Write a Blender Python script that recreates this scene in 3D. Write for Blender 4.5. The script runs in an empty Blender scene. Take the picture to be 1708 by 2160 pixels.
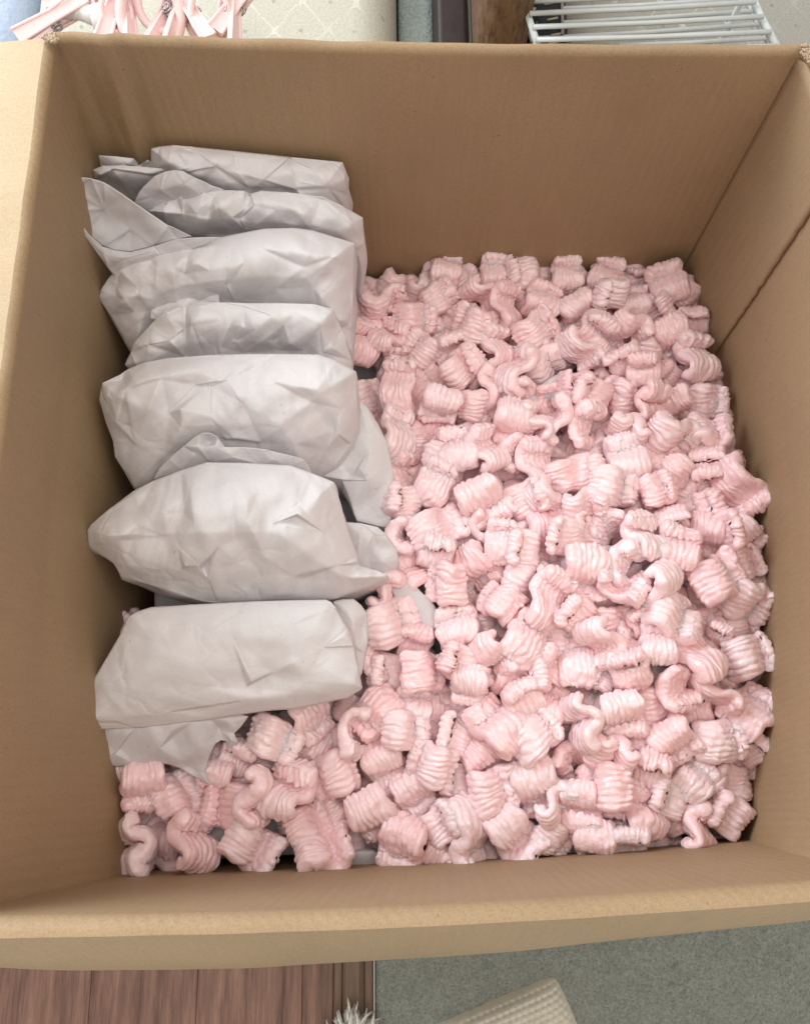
import bpy, bmesh, math, random
import numpy as np
from mathutils import Matrix, Vector
from mathutils.geometry import delaunay_2d_cdt
random.seed(7); RNG = np.random.default_rng(11)
scene = bpy.context.scene
COL = scene.collection

# ------------------------------------------------------------ camera
CAM_LOC = np.array([-0.0283, -0.1598, 0.4214]); CAM_ROT = (0.2562, -0.0197, -0.0124); FOC = 1750.0
cd = bpy.data.cameras.new('camera'); cam = bpy.data.objects.new('camera', cd); COL.objects.link(cam)
cam.location = CAM_LOC; cam.rotation_euler = CAM_ROT
cd.sensor_fit = 'HORIZONTAL'; cd.sensor_width = 36; cd.lens = 36 * FOC / 1708; cd.clip_start = 0.01; cd.clip_end = 20
scene.camera = cam
# ------------------------------------------------------------ light
w = bpy.data.worlds.new("World"); scene.world = w; w.use_nodes = True
w.node_tree.nodes['Background'].inputs[0].default_value = (1.0, 0.955, 0.90, 1)
w.node_tree.nodes['Background'].inputs[1].default_value = 0.60
def area(name, loc, target, size, power, color):
    l = bpy.data.lights.new(name, 'AREA'); l.shape = 'RECTANGLE'; l.size, l.size_y = size; l.energy = power; l.color = color
    o = bpy.data.objects.new(name, l); COL.objects.link(o); o.location = loc
    o.rotation_euler = (Vector(target) - Vector(loc)).to_track_quat('-Z', 'Y').to_euler()
area('window_light', (-1.05, 0.80, 0.62), (0, 0, -.1), (1.2, 1.0), 29, (0.84, 0.93, 1.0))
area('room_light', (0.3, -0.1, 1.7), (0, 0, -.2), (1.6, 1.6), 20, (1.0, 0.95, 0.88))
vs = scene.view_settings; vs.view_transform = 'Standard'; vs.look = 'None'; vs.exposure = 0.04; vs.gamma = 1.0
scene.cycles.max_bounces = 8; scene.cycles.diffuse_bounces = 5; scene.cycles.glossy_bounces = 2
scene.cycles.use_denoising = True

# ------------------------------------------------------------ helpers
MC = np.array(cam.rotation_euler.to_matrix())
def U(px, py, z):
    """world point seen at a spot of the photo, at height z"""
    d = MC @ np.array([px - 854, 1080 - py, -FOC]); t = (z - CAM_LOC[2]) / d[2]
    return CAM_LOC + t * d
def UA(P):
    P = np.asarray(P, float)
    d = np.stack([P[:, 0] - 854, 1080 - P[:, 1], np.full(len(P), -FOC)], 1) @ MC.T
    t = (P[:, 2] - CAM_LOC[2]) / d[:, 2]
    return CAM_LOC + t[:, None] * d
def PROJ(W):
    q = (np.asarray(W) - CAM_LOC) @ MC
    return 854 + FOC * q[:, 0] / -q[:, 2], 1080 - FOC * q[:, 1] / -q[:, 2], -q[:, 2]
def mesh(name, V, F, mat, smooth=True, sharp=False):
    m = bpy.data.meshes.new(name); m.from_pydata([tuple(v) for v in np.asarray(V).tolist()], [], F)
    if smooth:
        m.shade_smooth()
        if sharp: m.set_sharp_from_angle(angle=math.radians(55))
    m.materials.append(mat); m.update(); return m
def obj(name, m, parent=None, label=None, cat=None, group=None, kind=None):
    o = bpy.data.objects.new(name, m); COL.objects.link(o)
    if parent is not None: o.parent = parent
    for k, v in (('label', label), ('category', cat), ('group', group), ('kind', kind)):
        if v: o[k] = v
    return o
def thing(name, label, cat, loc=(0, 0, 0), group=None):
    return place(obj(name, None, None, label, cat, group), loc)
def place(o, loc): o.location = loc; return o
def local(V, root): return np.asarray(V) - np.array(root.location)
def gridmesh(P, closed_u=False):
    """P[n,m,3] -> verts, quads"""
    n, m = P.shape[:2]; F = []
    for i in range(n - 1):
        for j in range(m if closed_u else m - 1):
            k = (j + 1) % m
            F.append((i*m + j, i*m + k, (i+1)*m + k, (i+1)*m + j))
    return P.reshape(-1, 3), F
def slab(P, t, nrm):
    """give a grid sheet P[n,m,3] the thickness t along nrm (vector or per-point)"""
    n, m = P.shape[:2]; Q = P + np.asarray(nrm) * t
    V, F = gridmesh(P); G = [tuple(reversed([a + n*m for a in f])) for f in F]
    def idx(i, j): return i*m + j
    R = []
    for i in range(n - 1):
        for j, fl in ((0, 1), (m - 1, 0)):
            f = (idx(i, j), idx(i+1, j), idx(i+1, j) + n*m, idx(i, j) + n*m); R.append(f if fl else tuple(reversed(f)))
    for j in range(m - 1):
        for i, fl in ((0, 0), (n - 1, 1)):
            f = (idx(i, j), idx(i, j+1), idx(i, j+1) + n*m, idx(i, j) + n*m); R.append(f if fl else tuple(reversed(f)))
    return np.concatenate([P.reshape(-1, 3), Q.reshape(-1, 3)]), F + G + R
def tube(pts, r, n=8, caps=True, closed=False):
    pts = [Vector(p) for p in pts]; rs = r if hasattr(r, '__len__') else [r] * len(pts)
    V, F = [], []; up = None; N = len(pts)
    for i, p in enumerate(pts):
        a = pts[(i-1) % N] if (i or closed) else p; b = pts[(i+1) % N] if (i < N-1 or closed) else p
        t = (b - a).normalized()
        if up is None: up = t.orthogonal().normalized()
        up = (up - t * up.dot(t)).normalized(); s = t.cross(up)
        for k in range(n):
            an = 2*math.pi*k/n; V.append(p + (up*math.cos(an) + s*math.sin(an)) * rs[i])
    for i in range(N if closed else N-1):
        for k in range(n):
            j = (i+1) % N
            F.append((i*n+k, i*n+(k+1) % n, j*n+(k+1) % n, j*n+k))
    if caps and not closed:
        F.append(tuple(reversed(range(n)))); F.append(tuple((N-1)*n + k for k in range(n)))
    return [tuple(v) for v in V], F
def join(parts):
    V, F = [], []
    for v, f in parts:
        o = len(V); V += [tuple(x) for x in v]; F += [tuple(a + o for a in q) for q in f]
    return V, F
def sines(P, freq, k=6, seed=0, dim=None):
    """cheap smooth noise in about -1..1"""
    r = np.random.default_rng(seed); P = np.asarray(P); out = 0
    for i in range(k):
        d = r.normal(size=P.shape[-1]); d /= np.linalg.norm(d)
        out = out + np.sin(P @ d * freq * r.uniform(.6, 1.7) + r.uniform(0, 6.28)) * r.uniform(.5, 1)
    return out / (k ** .5)

# ------------------------------------------------------------ materials
class MT:
    def __init__(s, name):
        s.m = bpy.data.materials.new(name); s.m.use_nodes = True; s.t = s.m.node_tree; s.b = s.t.nodes['Principled BSDF']
    def n(s, typ, **kw):
        x = s.t.nodes.new(typ)
        for k, v in kw.items():
            if k.startswith('_'): setattr(x, k[1:], v)
            else:
                x.inputs[int(k[1:]) if k[0] == 'i' and k[1:].isdigit() else k].default_value = v
        return x
    def l(s, a, b): s.t.links.new(a, b)
    def coord(s, scale=(1, 1, 1), kind='Object', rot=(0, 0, 0)):
        c = s.n('ShaderNodeTexCoord'); mp = s.n('ShaderNodeMapping'); mp.inputs['Scale'].default_value = scale; mp.inputs['Rotation'].default_value = rot
        s.l(c.outputs[kind], mp.inputs[0]); return mp.outputs[0]
    def noise(s, vec, scale, detail=3, rough=.55):
        x = s.n('ShaderNodeTexNoise', Scale=scale, Detail=detail, Roughness=rough); s.l(vec, x.inputs['Vector']); return x.outputs[0]
    def ramp(s, fac, stops):
        r = s.n('ShaderNodeValToRGB'); e = r.color_ramp.elements
        while len(e) < len(stops): e.new(.5)
        for q, (p, c) in zip(e, stops): q.position = p; q.color = (*c, 1) if len(c) == 3 else c
        s.l(fac, r.inputs[0]); return r.outputs[0]
    def mix(s, fac, a, b, mode='MIX'):
        x = s.n('ShaderNodeMix', _data_type='RGBA', _blend_type=mode)
        for v, i in ((fac, 0), (a, 6), (b, 7)):
            if hasattr(v, 'links'): s.l(v, x.inputs[i])
            else: x.inputs[i].default_value = v if i == 0 else (*v, 1)
        return x.outputs[2]
    def math(s, op, a, b=None):
        x = s.n('ShaderNodeMath', _operation=op)
        for v, i in ((a, 0), (b, 1)):
            if v is None: continue
            if hasattr(v, 'links'): s.l(v, x.inputs[i])
            else: x.inputs[i].default_value = v
        return x.outputs[0]
    def bump(s, h, dist, strength=1.0, prev=None):
        x = s.n('ShaderNodeBump', Distance=dist, Strength=strength); s.l(h, x.inputs['Height'])
        if prev is not None: s.l(prev, x.inputs['Normal'])
        return x.outputs[0]
    def set(s, **kw):
        for k, v in kw.items():
            k = k.replace('_', ' ')
            if hasattr(v, 'links'): s.l(v, s.b.inputs[k])
            else: s.b.inputs[k].default_value = (*v, 1) if isinstance(v, tuple) and len(v) == 3 and 'Color' in k else v
        return s.m

def cardboard(name, base, axis):
    m = MT(name); c = m.coord()
    big = m.noise(c, 7, 3); col = m.ramp(big, [(.3, tuple(x*.93 for x in base)), (.7, tuple(x*1.06 for x in base))])
    fib = m.noise(m.coord(scale=(380, 380, 14) if axis == 'v' else (380, 14, 14) if axis == 'x' else (14, 380, 14)), 1, 4, .7)
    col = m.mix(1, col, m.ramp(fib, [(.3, (.965, .965, .965)), (.7, (1.03, 1.03, 1.03))]), 'MULTIPLY')
    sp = m.noise(c, 900, 2, .6); col = m.mix(1, col, m.ramp(sp, [(.3, (.86, .86, .86)), (.5, (1, 1, 1)), (.75, (1.1, 1.1, 1.08))]), 'MULTIPLY')
    sp2 = m.noise(c, 260, 1); col = m.mix(m.ramp(sp2, [(.755, (0, 0, 0)), (.80, (.55, .55, .55))]), col, (.16, .10, .06))
    st = m.noise(m.coord(scale=(3, 3, 1)), 9, 5, .65); col = m.mix(m.ramp(st, [(.60, (0, 0, 0)), (.72, (.30, .30, .30))]), col, tuple(x * .78 for x in base))
    sf = m.noise(m.coord(scale=(1, 1, 9), rot=(.5, .35, .2)), 60, 3, .6); col = m.mix(m.ramp(sf, [(.72, (0, 0, 0)), (.80, (.14, .14, .14))]), col, tuple(min(1, x * 1.45) for x in base))
    wv = m.n('ShaderNodeTexWave', Scale=1.0, Distortion=1.5, Detail=2); wv.bands_direction = 'X'
    wv.inputs['Detail Scale'].default_value = .5
    sc = {'x': (62, 0, 0), 'y': (0, 62, 0), 'v': (62, 62, 0)}[axis]
    if axis == 'v':
        cc = m.n('ShaderNodeTexCoord'); sx = m.n('ShaderNodeSeparateXYZ'); m.l(cc.outputs['Object'], sx.inputs[0])
        cb = m.n('ShaderNodeCombineXYZ'); m.l(m.math('MULTIPLY', m.math('ADD', sx.outputs[0], sx.outputs[1]), 45.0), cb.inputs[0]); m.l(m.math('MULTIPLY', sx.outputs[2], 3.0), cb.inputs[1]); m.l(cb.outputs[0], wv.inputs['Vector'])
    else:
        m.l(m.coord(scale=tuple(a if a else 3 for a in sc) if axis == 'x' else (62, 3, 3), rot=(0, 0, 0) if axis == 'x' else (0, 0, math.radians(90))), wv.inputs['Vector'])
    b = m.bump(wv.outputs[1], .0006, .20); b = m.bump(big, .004, .4, b); b = m.bump(sp, .0003, .5, b)
    return m.set(Base_Color=col, Roughness=.62, Specular_IOR_Level=.35, Normal=b)
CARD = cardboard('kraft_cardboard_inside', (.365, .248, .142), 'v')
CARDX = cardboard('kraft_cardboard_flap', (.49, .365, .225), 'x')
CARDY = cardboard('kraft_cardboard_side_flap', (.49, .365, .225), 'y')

def paper(name, base, k=1.0):
    m = MT(name); c = m.coord()
    g = m.noise(c, 9, 4); col = m.ramp(g, [(.3, tuple(x*.95 for x in base)), (.7, base)])
    sp = m.noise(c, 700, 2); col = m.mix(1, col, m.ramp(sp, [(.3, (.95, .95, .95)), (.6, (1, 1, 1))]), 'MULTIPLY')
    fl = m.noise(c, 330, 0); col = m.mix(m.ramp(fl, [(.83, (0, 0, 0)), (.86, (.35, .35, .35))]), col, (.35, .34, .34))
    wr = m.n('ShaderNodeMixRGB'); wr.inputs[0].default_value = .12; m.l(c, wr.inputs[1])
    nz = m.n('ShaderNodeTexNoise', Scale=14, Detail=2); m.l(c, nz.inputs['Vector']); m.l(nz.outputs[1], wr.inputs[2])
    v1 = m.n('ShaderNodeTexVoronoi', Scale=22); v1.feature = 'DISTANCE_TO_EDGE'; m.l(wr.outputs[0], v1.inputs['Vector'])
    cr = m.ramp(v1.outputs[0], [(0, (0, 0, 0)), (.10, (.8, .8, .8)), (.3, (1, 1, 1))])
    mk = m.ramp(m.noise(c, 16, 2), [(.44, (0, 0, 0)), (.62, (1, 1, 1))])
    h = m.mix(mk, (1, 1, 1), cr)
    v2 = m.n('ShaderNodeTexVoronoi', Scale=16); m.l(wr.outputs[0], v2.inputs['Vector'])
    b = m.bump(h, .0009, .6 * k); b = m.bump(v2.outputs[0], .003, .30 * k, b); b = m.bump(m.noise(c, 60, 3), .0010, .6, b); rd = m.n('ShaderNodeTexNoise', Scale=26, Detail=3); rd.noise_type = 'RIDGED_MULTIFRACTAL'; m.l(c, rd.inputs['Vector']); b = m.bump(rd.outputs[0], .0012, .35 * k, b); b = m.bump(sp, .0001, .5, b)
    m.set(Base_Color=col, Roughness=.55, Specular_IOR_Level=.35, Normal=b)
    return m.m
PAPER = paper('newsprint_wrapping_paper', (.735, .705, .715))
PAPER2 = paper('thin_grey_packing_paper', (.655, .625, .64), .35)

def peanutmat(name, stuff=False):
    m = MT(name); c = m.coord()
    oi = m.n('ShaderNodeObjectInfo')
    a = m.ramp(oi.outputs['Random'], [(0, (.965, .64, .655)), (.5, (.965, .68, .695)), (1, (.96, .725, .745))])
    g = m.noise(c, 160, 3); col = m.mix(m.ramp(g, [(.35, (0, 0, 0)), (.75, (.10, .10, .10))]), a, (.97, .84, .86))
    sp = m.noise(c, 420, 1); col = m.mix(m.ramp(sp, [(.20, (.30, .30, .30)), (.30, (0, 0, 0))]), col, (.70, .42, .44))
    vo = m.n('ShaderNodeTexVoronoi', Scale=420); m.l(c, vo.inputs['Vector'])
    wr = m.noise(m.coord(scale=(1.6, 1, 1)), 300, 3, .6)
    b = m.bump(wr, .0012, .4); b = m.bump(vo.outputs[0], .0008, .35, b)
    m.set(Base_Color=col, Roughness=.33, Specular_IOR_Level=.5, Normal=b)
    m.b.inputs['Coat Weight'].default_value = .40; m.b.inputs['Coat Roughness'].default_value = .16
    m.b.inputs['Subsurface Weight'].default_value = .5
    m.b.inputs['Subsurface Radius'].default_value = (1, .45, .42); m.b.inputs['Subsurface Scale'].default_value = .006
    return m.m
FOAM = peanutmat('pink_foam')

# ------------------------------------------------------------ the box
H0, HP, HF = 0.0, -0.238, -0.42
RIM = dict(TL=(-.2299, .2522), TR=(.2344, .2454), BL=(-.2401, -.2418), BR=(.2035, -.2310))
PIL = dict(TL=(-.2467, .2375), TR=(.2407, .2349), BL=(-.2177, -.2594), BR=(.2349, -.2419))
box = thing('cardboard_box', 'large open cardboard box holding wrapped parcels and pink foam peanuts', 'box', (0, 0, HF))
def corner(k, z):
    a, b = np.array(RIM[k]), np.array(PIL[k]); t = -z / -HP if z > HP else 1 + (HP - z) / .5 * 0.2
    return a + (b - a) * t
def wallpt(a, b, u, z, bulge, out):
    p = corner(a, z) * (1 - u) + corner(b, z) * u
    return np.array([*(p + np.array(out) * bulge(u, z)), z])
EDGE = {}
def wall(a, b, out, bulge, flaplen, flapfn, mats, nu=90, fold=.005, extra=None, lab=None):
    zs = np.concatenate([np.linspace(HF, -.02, 50), np.linspace(-.018, -fold, 6)]); us = np.linspace(0, 1, nu)
    o3 = np.array([*out, 0.])
    W = np.array([[wallpt(a, b, u, z, bulge, out) + (o3 * -extra(u, z) if extra else 0) for u in us] for z in zs])
    top = W[-1]; arc = []; wob = .0007 * sines(np.stack([us * 60, us * 0], 1), 1, 5, seed=int(100 * abs(out[0])) + 3)
    an = [k / 7 * math.pi / 2 for k in range(0, 8)]
    for k in range(1, 8): arc.append(top + o3 * (fold * (1 - math.cos(an[k]))) + np.array([0, 0, fold * math.sin(an[k])]) + np.outer(wob, [0, 0, 1]) * (k / 7))
    NR = np.array([[o3] * nu] * len(W) + [[o3 * math.cos(a_) + np.array([0, 0, -math.sin(a_)])] * nu for a_ in an[1:]])
    W2 = np.concatenate([W, np.array(arc)])
    V, F = slab(W2, .0038, NR)
    obj('wall', mesh('wall', local(V, box), F, mats[0], sharp=True), box, lab)
    rows = [arc[-1]]
    last = rows[-1]
    for s in np.linspace(0, 1, 26)[1:]:
        rows.append(np.array([flapfn(last[j], us[j], s) for j in range(nu)]))
    R = np.array(rows)
    EDGE[out] = R[-1][::3]
    V, F = slab(R, .0036, (0, 0, -1.))
    obj('flap', mesh('flap', local(V, box), F, mats[1], sharp=True), box)
    return W
def bump1(u, z, b, uc=.5):
    return b * math.sin(math.pi * min(1, max(0, u))) ** 1.0 * math.sin(math.pi * min(1, -z / .46) ** .9) if z < 0 else 0
# right wall bulges outward where the peanuts push on it
def RB(u, z): m_ = min(1, (-z) / .15); sn = math.sin(math.pi * u); return .034 * sn ** .9 * m_ + (1 - m_) * .022 * max(0, sn) ** .45 if sn > 0 else 0
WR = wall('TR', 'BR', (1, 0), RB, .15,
          lambda p, u, s: p + np.array([.16 * s, 0, -.05 * s * s - .004 * s]), (CARD, CARDY))
def back_extra(u, z):
    x = u * .464
    return (.3 + .7 * min(1, -z / .06)) * (.0035 * math.exp(-((x - .030) / .0040) ** 2) - .0018 * math.exp(-((x - .042) / .004) ** 2) - .0025 * math.exp(-((x - .012) / .006) ** 2))
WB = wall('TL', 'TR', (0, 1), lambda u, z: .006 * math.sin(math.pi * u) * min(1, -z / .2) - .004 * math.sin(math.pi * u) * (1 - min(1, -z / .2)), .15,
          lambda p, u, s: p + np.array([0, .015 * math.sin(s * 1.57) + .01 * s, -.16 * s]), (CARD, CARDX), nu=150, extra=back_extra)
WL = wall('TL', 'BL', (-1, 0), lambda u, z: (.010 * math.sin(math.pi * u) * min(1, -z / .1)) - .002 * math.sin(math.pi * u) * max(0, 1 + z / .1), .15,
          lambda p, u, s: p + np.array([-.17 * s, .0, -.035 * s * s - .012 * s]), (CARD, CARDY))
def frontflap(p, u, s):
    x = p[0]; L = min(1.0, .45 + max(0, (x + .235)) / .16) if x < -.13 else 1.0
    L = min(L, 1.0 + 0 * x)
    e = s * L
    px = (x + .2401) / .44
    tgt_y = -.052 - .004 * math.sin(px * 3) + .012 * px
    return p + np.array([-.004 * e, tgt_y * e - .006 * math.sin(e * 3.1), -.155 * e + .002 * math.sin(x * 40) * e])
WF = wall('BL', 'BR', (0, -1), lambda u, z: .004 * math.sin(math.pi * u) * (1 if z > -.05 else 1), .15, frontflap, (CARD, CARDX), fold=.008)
# glued joint: a second layer of board on the right wall next to the back corner
tab = []
for k, u in enumerate(np.linspace(0.0, .175, 24)):
    tab.append([np.array([*((corner('TR', z) * (1 - u) + corner('BR', z) * u)), z]) + np.array([RB(u, z) - .0035, 0, 0]) for i, z in enumerate(np.linspace(HF, -.006, 60))])
tab = np.array(tab); tab[-1, :, 1] += .0011 * sines(np.arange(60)[:, None] * 1.0, 1.9, 6, 4)
V, F = slab(tab, .0030, (1, 0, 0)); obj('glued_joint', mesh('glued_joint', local(V, box), [tuple(reversed(f)) for f in F], CARD), box)
bot = np.array([[[*(corner('TL', HF)*(1-u)*(1-v) + corner('TR', HF)*u*(1-v) + corner('BL', HF)*(1-u)*v + corner('BR', HF)*u*v), HF + .004] for u in np.linspace(0, 1, 4)] for v in np.linspace(0, 1, 4)])
V, F = slab(bot, .004, (0, 0, -1)); obj('bottom', mesh('bottom', local(V, box), F, CARD), box)

# ------------------------------------------------------------ paper parcels
def conv(region):
    ox, oy, s = region
    return lambda x, y: ((ox + x * s) * .6832, (oy + y * s) * .6832)
P3 = conv((200, 400, .6148)); P4 = conv((200, 1050, .644)); P5 = conv((200, 1800, .644))
def tri(p, seed):
    """soft folded relief: triangular waves with bent crests"""
    r = np.random.default_rng(seed); out = np.zeros(len(p))
    wx = sines(p, .013, 5, seed + 1) * 22; wy = sines(p, .012, 5, seed + 2) * 22
    q = p + np.stack([wx, wy], 1)
    for k in range(6):
        a = r.uniform(0, math.pi); lam = r.uniform(60, 170)
        t = (q @ np.array([math.cos(a), math.sin(a)])) / lam + r.uniform(0, 1)
        mask = np.clip(sines(p, .016, 4, seed + 10 + k) * 1.2 + .1, 0, 1)
        out += (np.abs((t % 1) - .5) * 2 - .5) * mask * lam / 120
    for k in range(7):
        a = r.uniform(0, math.pi); lam = r.uniform(18, 60)
        t = (q @ np.array([math.cos(a), math.sin(a)])) / lam + r.uniform(0, 1)
        mask = np.clip(sines(p, .028, 4, seed + 30 + k) * 1.3 - .25, 0, 1)
        out += (np.abs((t % 1) - .5) * 2 - .5) * mask * lam / 90
    return out
def sheet(name, cv, outline, inner, creases, zt, zb, parent=None, dome=12, dr=26, crump=2.0, seed=1, skirt=None, mat=None, levels=4, smooth=2, thick=.0005, label=None, cat=None, group=None, axis=None):
    """a folded paper surface: outline and fold points with real heights (mm offsets), relaxed to soft folds; skirt closes it down to a depth"""
    P = [cv(x[0], x[1]) for x in outline] + [cv(x[0], x[1]) for x in inner]
    dz = [(x[2] if len(x) > 2 else 0) for x in outline] + [(x[2] if len(x) > 2 else 0) for x in inner]
    n = len(outline)
    ys = [p[1] for p in P]; y0, y1 = min(ys), max(ys)
    cr = [(n + a, n + b) for a, b in creases]
    vo, eo, fo, ovi, oe, of = delaunay_2d_cdt([Vector(p) for p in P], cr, [list(range(n))], 1, 1e-4)
    Z = []
    for i, v in enumerate(vo):
        src = ovi[i]
        d = dz[src[0]] if src else 0
        t = (v[1] - y0) / (y1 - y0); Z.append(zt + (zb - zt) * t + d / 1000)
    bm = bmesh.new(); bv = [bm.verts.new((v[0], v[1], z * 3000)) for v, z in zip(vo, Z)]
    for f in fo: bm.faces.new([bv[i] for i in f])
    for k in range(levels):
        bmesh.ops.subdivide_edges(bm, edges=bm.edges[:], cuts=1, use_grid_fill=True)
        bmesh.ops.triangulate(bm, faces=[f for f in bm.faces if len(f.verts) > 4])
        if k in (1, 2, 3):
            inn = [v for v in bm.verts if not v.is_boundary]
            for _ in range(smooth if k < 3 else 1): bmesh.ops.smooth_vert(bm, verts=inn, factor=.5, use_axis_z=True)
            bd = [v for v in bm.verts if v.is_boundary]
            if k == 1:
                new = {}
                for v in bd:
                    nb = [e.other_vert(v) for e in v.link_edges if e.is_boundary]
                    new[v] = v.co * .94 + (nb[0].co + nb[1].co) * .03
                for v, c in new.items(): v.co = c
    bm.normal_update(); bm.verts.ensure_lookup_table()
    Q = np.array([v.co[:] for v in bm.verts]); Q[:, 2] /= 3000
    B = np.array([v.co[:2] for v in bm.verts if v.is_boundary]); isb = np.array([v.is_boundary for v in bm.verts])
    D = np.full(len(Q), 1e9)
    for i in range(0, len(B), 400):
        dd = ((Q[:, None, :2] - B[None, i:i+400]) ** 2).sum(2).min(1); D = np.minimum(D, dd)
    D = np.sqrt(D)
    Q[:, 2] += dome / 1000 * (1 - np.exp(-D / dr))
    fade = np.clip(D / 14, 0.15, 1)
    Q[:, 2] += crump / 1000 * tri(Q[:, :2], seed) * fade + .0005 * sines(Q[:, :2], .09, 6, seed + 5) * fade
    Wd = UA(Q)
    # orientation towards the camera
    F = []
    for f in bm.faces:
        ids = [v.index for v in f.verts]; a, b, c = Wd[ids[0]], Wd[ids[1]], Wd[ids[2]]
        if np.dot(np.cross(b - a, c - a), CAM_LOC - a) < 0: ids.reverse()
        F.append(tuple(ids))
    V = Wd
    if skirt is not None:
        # boundary loop order
        loop = []; e0 = next(e for e in bm.edges if e.is_boundary); v = e0.verts[0]; prev = None; start = v
        while True:
            loop.append(v.index); nx = [e.other_vert(v) for e in v.link_edges if e.is_boundary]
            nn = nx[0] if nx[0] is not prev else nx[1]
            prev, v = v, nn
            if v is start or len(loop) > 5000: break
        L = Wd[loop]; cen = L.mean(0); off = len(V); rows = [L]
        for t in (.04, .12, .3, .6, 1.0):
            R = L.copy(); R[:, :2] = cen[:2] + (L[:, :2] - cen[:2]) * (1 - .10 * t + .03 * math.sin(t * 9)); R[:, 2] = L[:, 2] + (skirt - L[:, 2]) * t
            R[:, :2] += (.0012 * sines(R, 160, 5, seed + 8))[:, None]
            rows.append(R)
        V = np.concatenate([Wd] + rows[1:]); m = len(loop)
        ring = [loop] + [[off + r * m + j for j in range(m)] for r in range(5)]
        for r in range(5):
            for j in range(m):
                k = (j + 1) % m; q = (ring[r][j], ring[r][k], ring[r+1][k], ring[r+1][j])
                F.append(q)
        F.append(tuple(ring[5]))
    bm.free()
    me_v = V if parent is None else V - np.array(parent.location)
    if parent is None:
        base = np.array([V[:, 0].mean(), V[:, 1].mean(), V[:, 2].min()]); me_v = V - base
    m = mesh(name, me_v, F, mat or PAPER)
    o = obj(name, m, parent, label, cat, group)
    if parent is None: o.location = base
    bm2 = bmesh.new(); bm2.from_mesh(m); bmesh.ops.recalc_face_normals(bm2, faces=bm2.faces) if skirt is not None else None; bm2.to_mesh(m); bm2.free(); m.shade_smooth()
    if skirt is None:
        s = o.modifiers.new('paper_thickness', 'SOLIDIFY'); s.thickness = thick; s.offset = -1
    return o
def parcel(label, at, group='parcels wrapped in white paper'):
    r = thing('wrapped_parcel', label, 'wrapped parcel', at, group); return r
SK = -.375
def ploc(x, y): p = U(x, y, -.2); return (p[0], p[1], SK)

r1 = parcel('long flat white paper parcel lying against the back wall, rearmost in the row', ploc(520, 370))
sheet('wrapping', P3, [(433, 92), (480, 82), (540, 76), (640, 84), (850, 105), (1130, 135), (1330, 155), (1395, 162), (1412, 205), (1427, 243), (1420, 330), (1428, 430), (1300, 500, -6), (900, 440, -6), (600, 350, -4), (432, 200)],
      [(640, 110, 0), (610, 190, 2), (500, 240, 4), (760, 185, 6), (930, 300, -5), (870, 215, 3), (1000, 250, 2), (1080, 290, -3), (1165, 300, 2), (1130, 150, -1), (1180, 260, 0), (1120, 200, 4), (1320, 290, 5), (1425 - 20, 250, 3), (1250, 200, 2)],
      [(0, 1), (2, 3), (3, 4), (5, 6), (6, 8), (9, 10), (10, 8), (12, 13)], -.082, -.160, r1, dome=20, dr=34, crump=1.6, seed=3, skirt=SK)
sheet('paper_corner', P3, [(170, 128), (260, 133), (345, 143), (365, 183), (415, 150), (432, 160), (440, 260), (300, 240), (180, 200)], [(300, 170, 4), (390, 190, -3), (240, 180, 2)], [(0, 1)], -.088, -.118, r1, dome=5, dr=20, crump=1, seed=4, skirt=-.26)
sheet('paper_end', P3, [(140, 200), (190, 180), (300, 178), (430, 188), (540, 200), (640, 260), (560, 330), (400, 400), (300, 400), (210, 275), (145, 248)], [(200, 240, -2), (240, 180 + 20, 5), (440, 230, 3), (350, 350, -8), (180, 225, 6)], [(1, 0), (1, 2)], -.090, -.140, r1, dome=6, dr=20, crump=1.2, seed=5, skirt=-.27)
sheet('paper_flap', P3, [(350, 362), (368, 320), (395, 285), (450, 232), (500, 210), (545, 202), (592, 205), (650, 238), (740, 280), (800, 302), (700, 340), (560, 360), (410, 420)], [(480, 300, 5), (600, 270, 7), (430, 340, 2)], [(0, 1)], -.084, -.118, r1, dome=1, dr=30, crump=.4, seed=6, mat=PAPER2)

r2 = parcel('crumpled rounded paper parcel second from the back wall, with a loose grey sheet', ploc(620, 470))
sheet('wrapping', P3, [(400, 410), (445, 380), (490, 360), (540, 338), (590, 320), (700, 310), (820, 302), (900, 306), (935, 320), (985, 305), (1110, 312), (1300, 335), (1400, 385), (1497, 440), (1503, 575), (1480, 640), (1350, 640, -8), (1000, 620, -8), (640, 580, -4), (520, 490)],
      [(583, 335, 3), (592, 420, -6), (612, 520, -3), (600, 345, -5), (745, 335, 3), (720, 440, -4), (705, 530, -8), (765, 385, 6), (782, 462, -5), (840, 440, 2), (930, 330, -4), (900, 400, -7), (885, 445, -9), (915, 515, -12), (1060, 400, 5), (1170, 410, 3), (1290, 345, 2), (1440, 480, 4), (1230, 500, -2), (950, 380, 5), (660, 420, 5), (830, 350, 4), (500, 420, 3), (1100, 490, -5), (490, 375, 0)],
      [(0, 1), (1, 2), (4, 5), (5, 6), (7, 8), (10, 11), (11, 12), (12, 13), (16, 17), (14, 15)], -.100, -.160, r2, dome=22, dr=40, crump=2.8, seed=13, skirt=SK)
sheet('loose_sheet', P3, [(50, 235), (90, 238), (135, 246), (200, 265), (300, 332), (400, 402), (520, 480), (640, 536), (560, 547), (450, 582), (330, 612), (250, 605), (190, 585), (120, 525), (72, 465), (55, 400), (46, 300)],
      [(200, 400, -6), (330, 500, -7)], [], -.078, -.125, r2, dome=0, dr=30, crump=.12, seed=14, mat=PAPER2, smooth=4)
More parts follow.
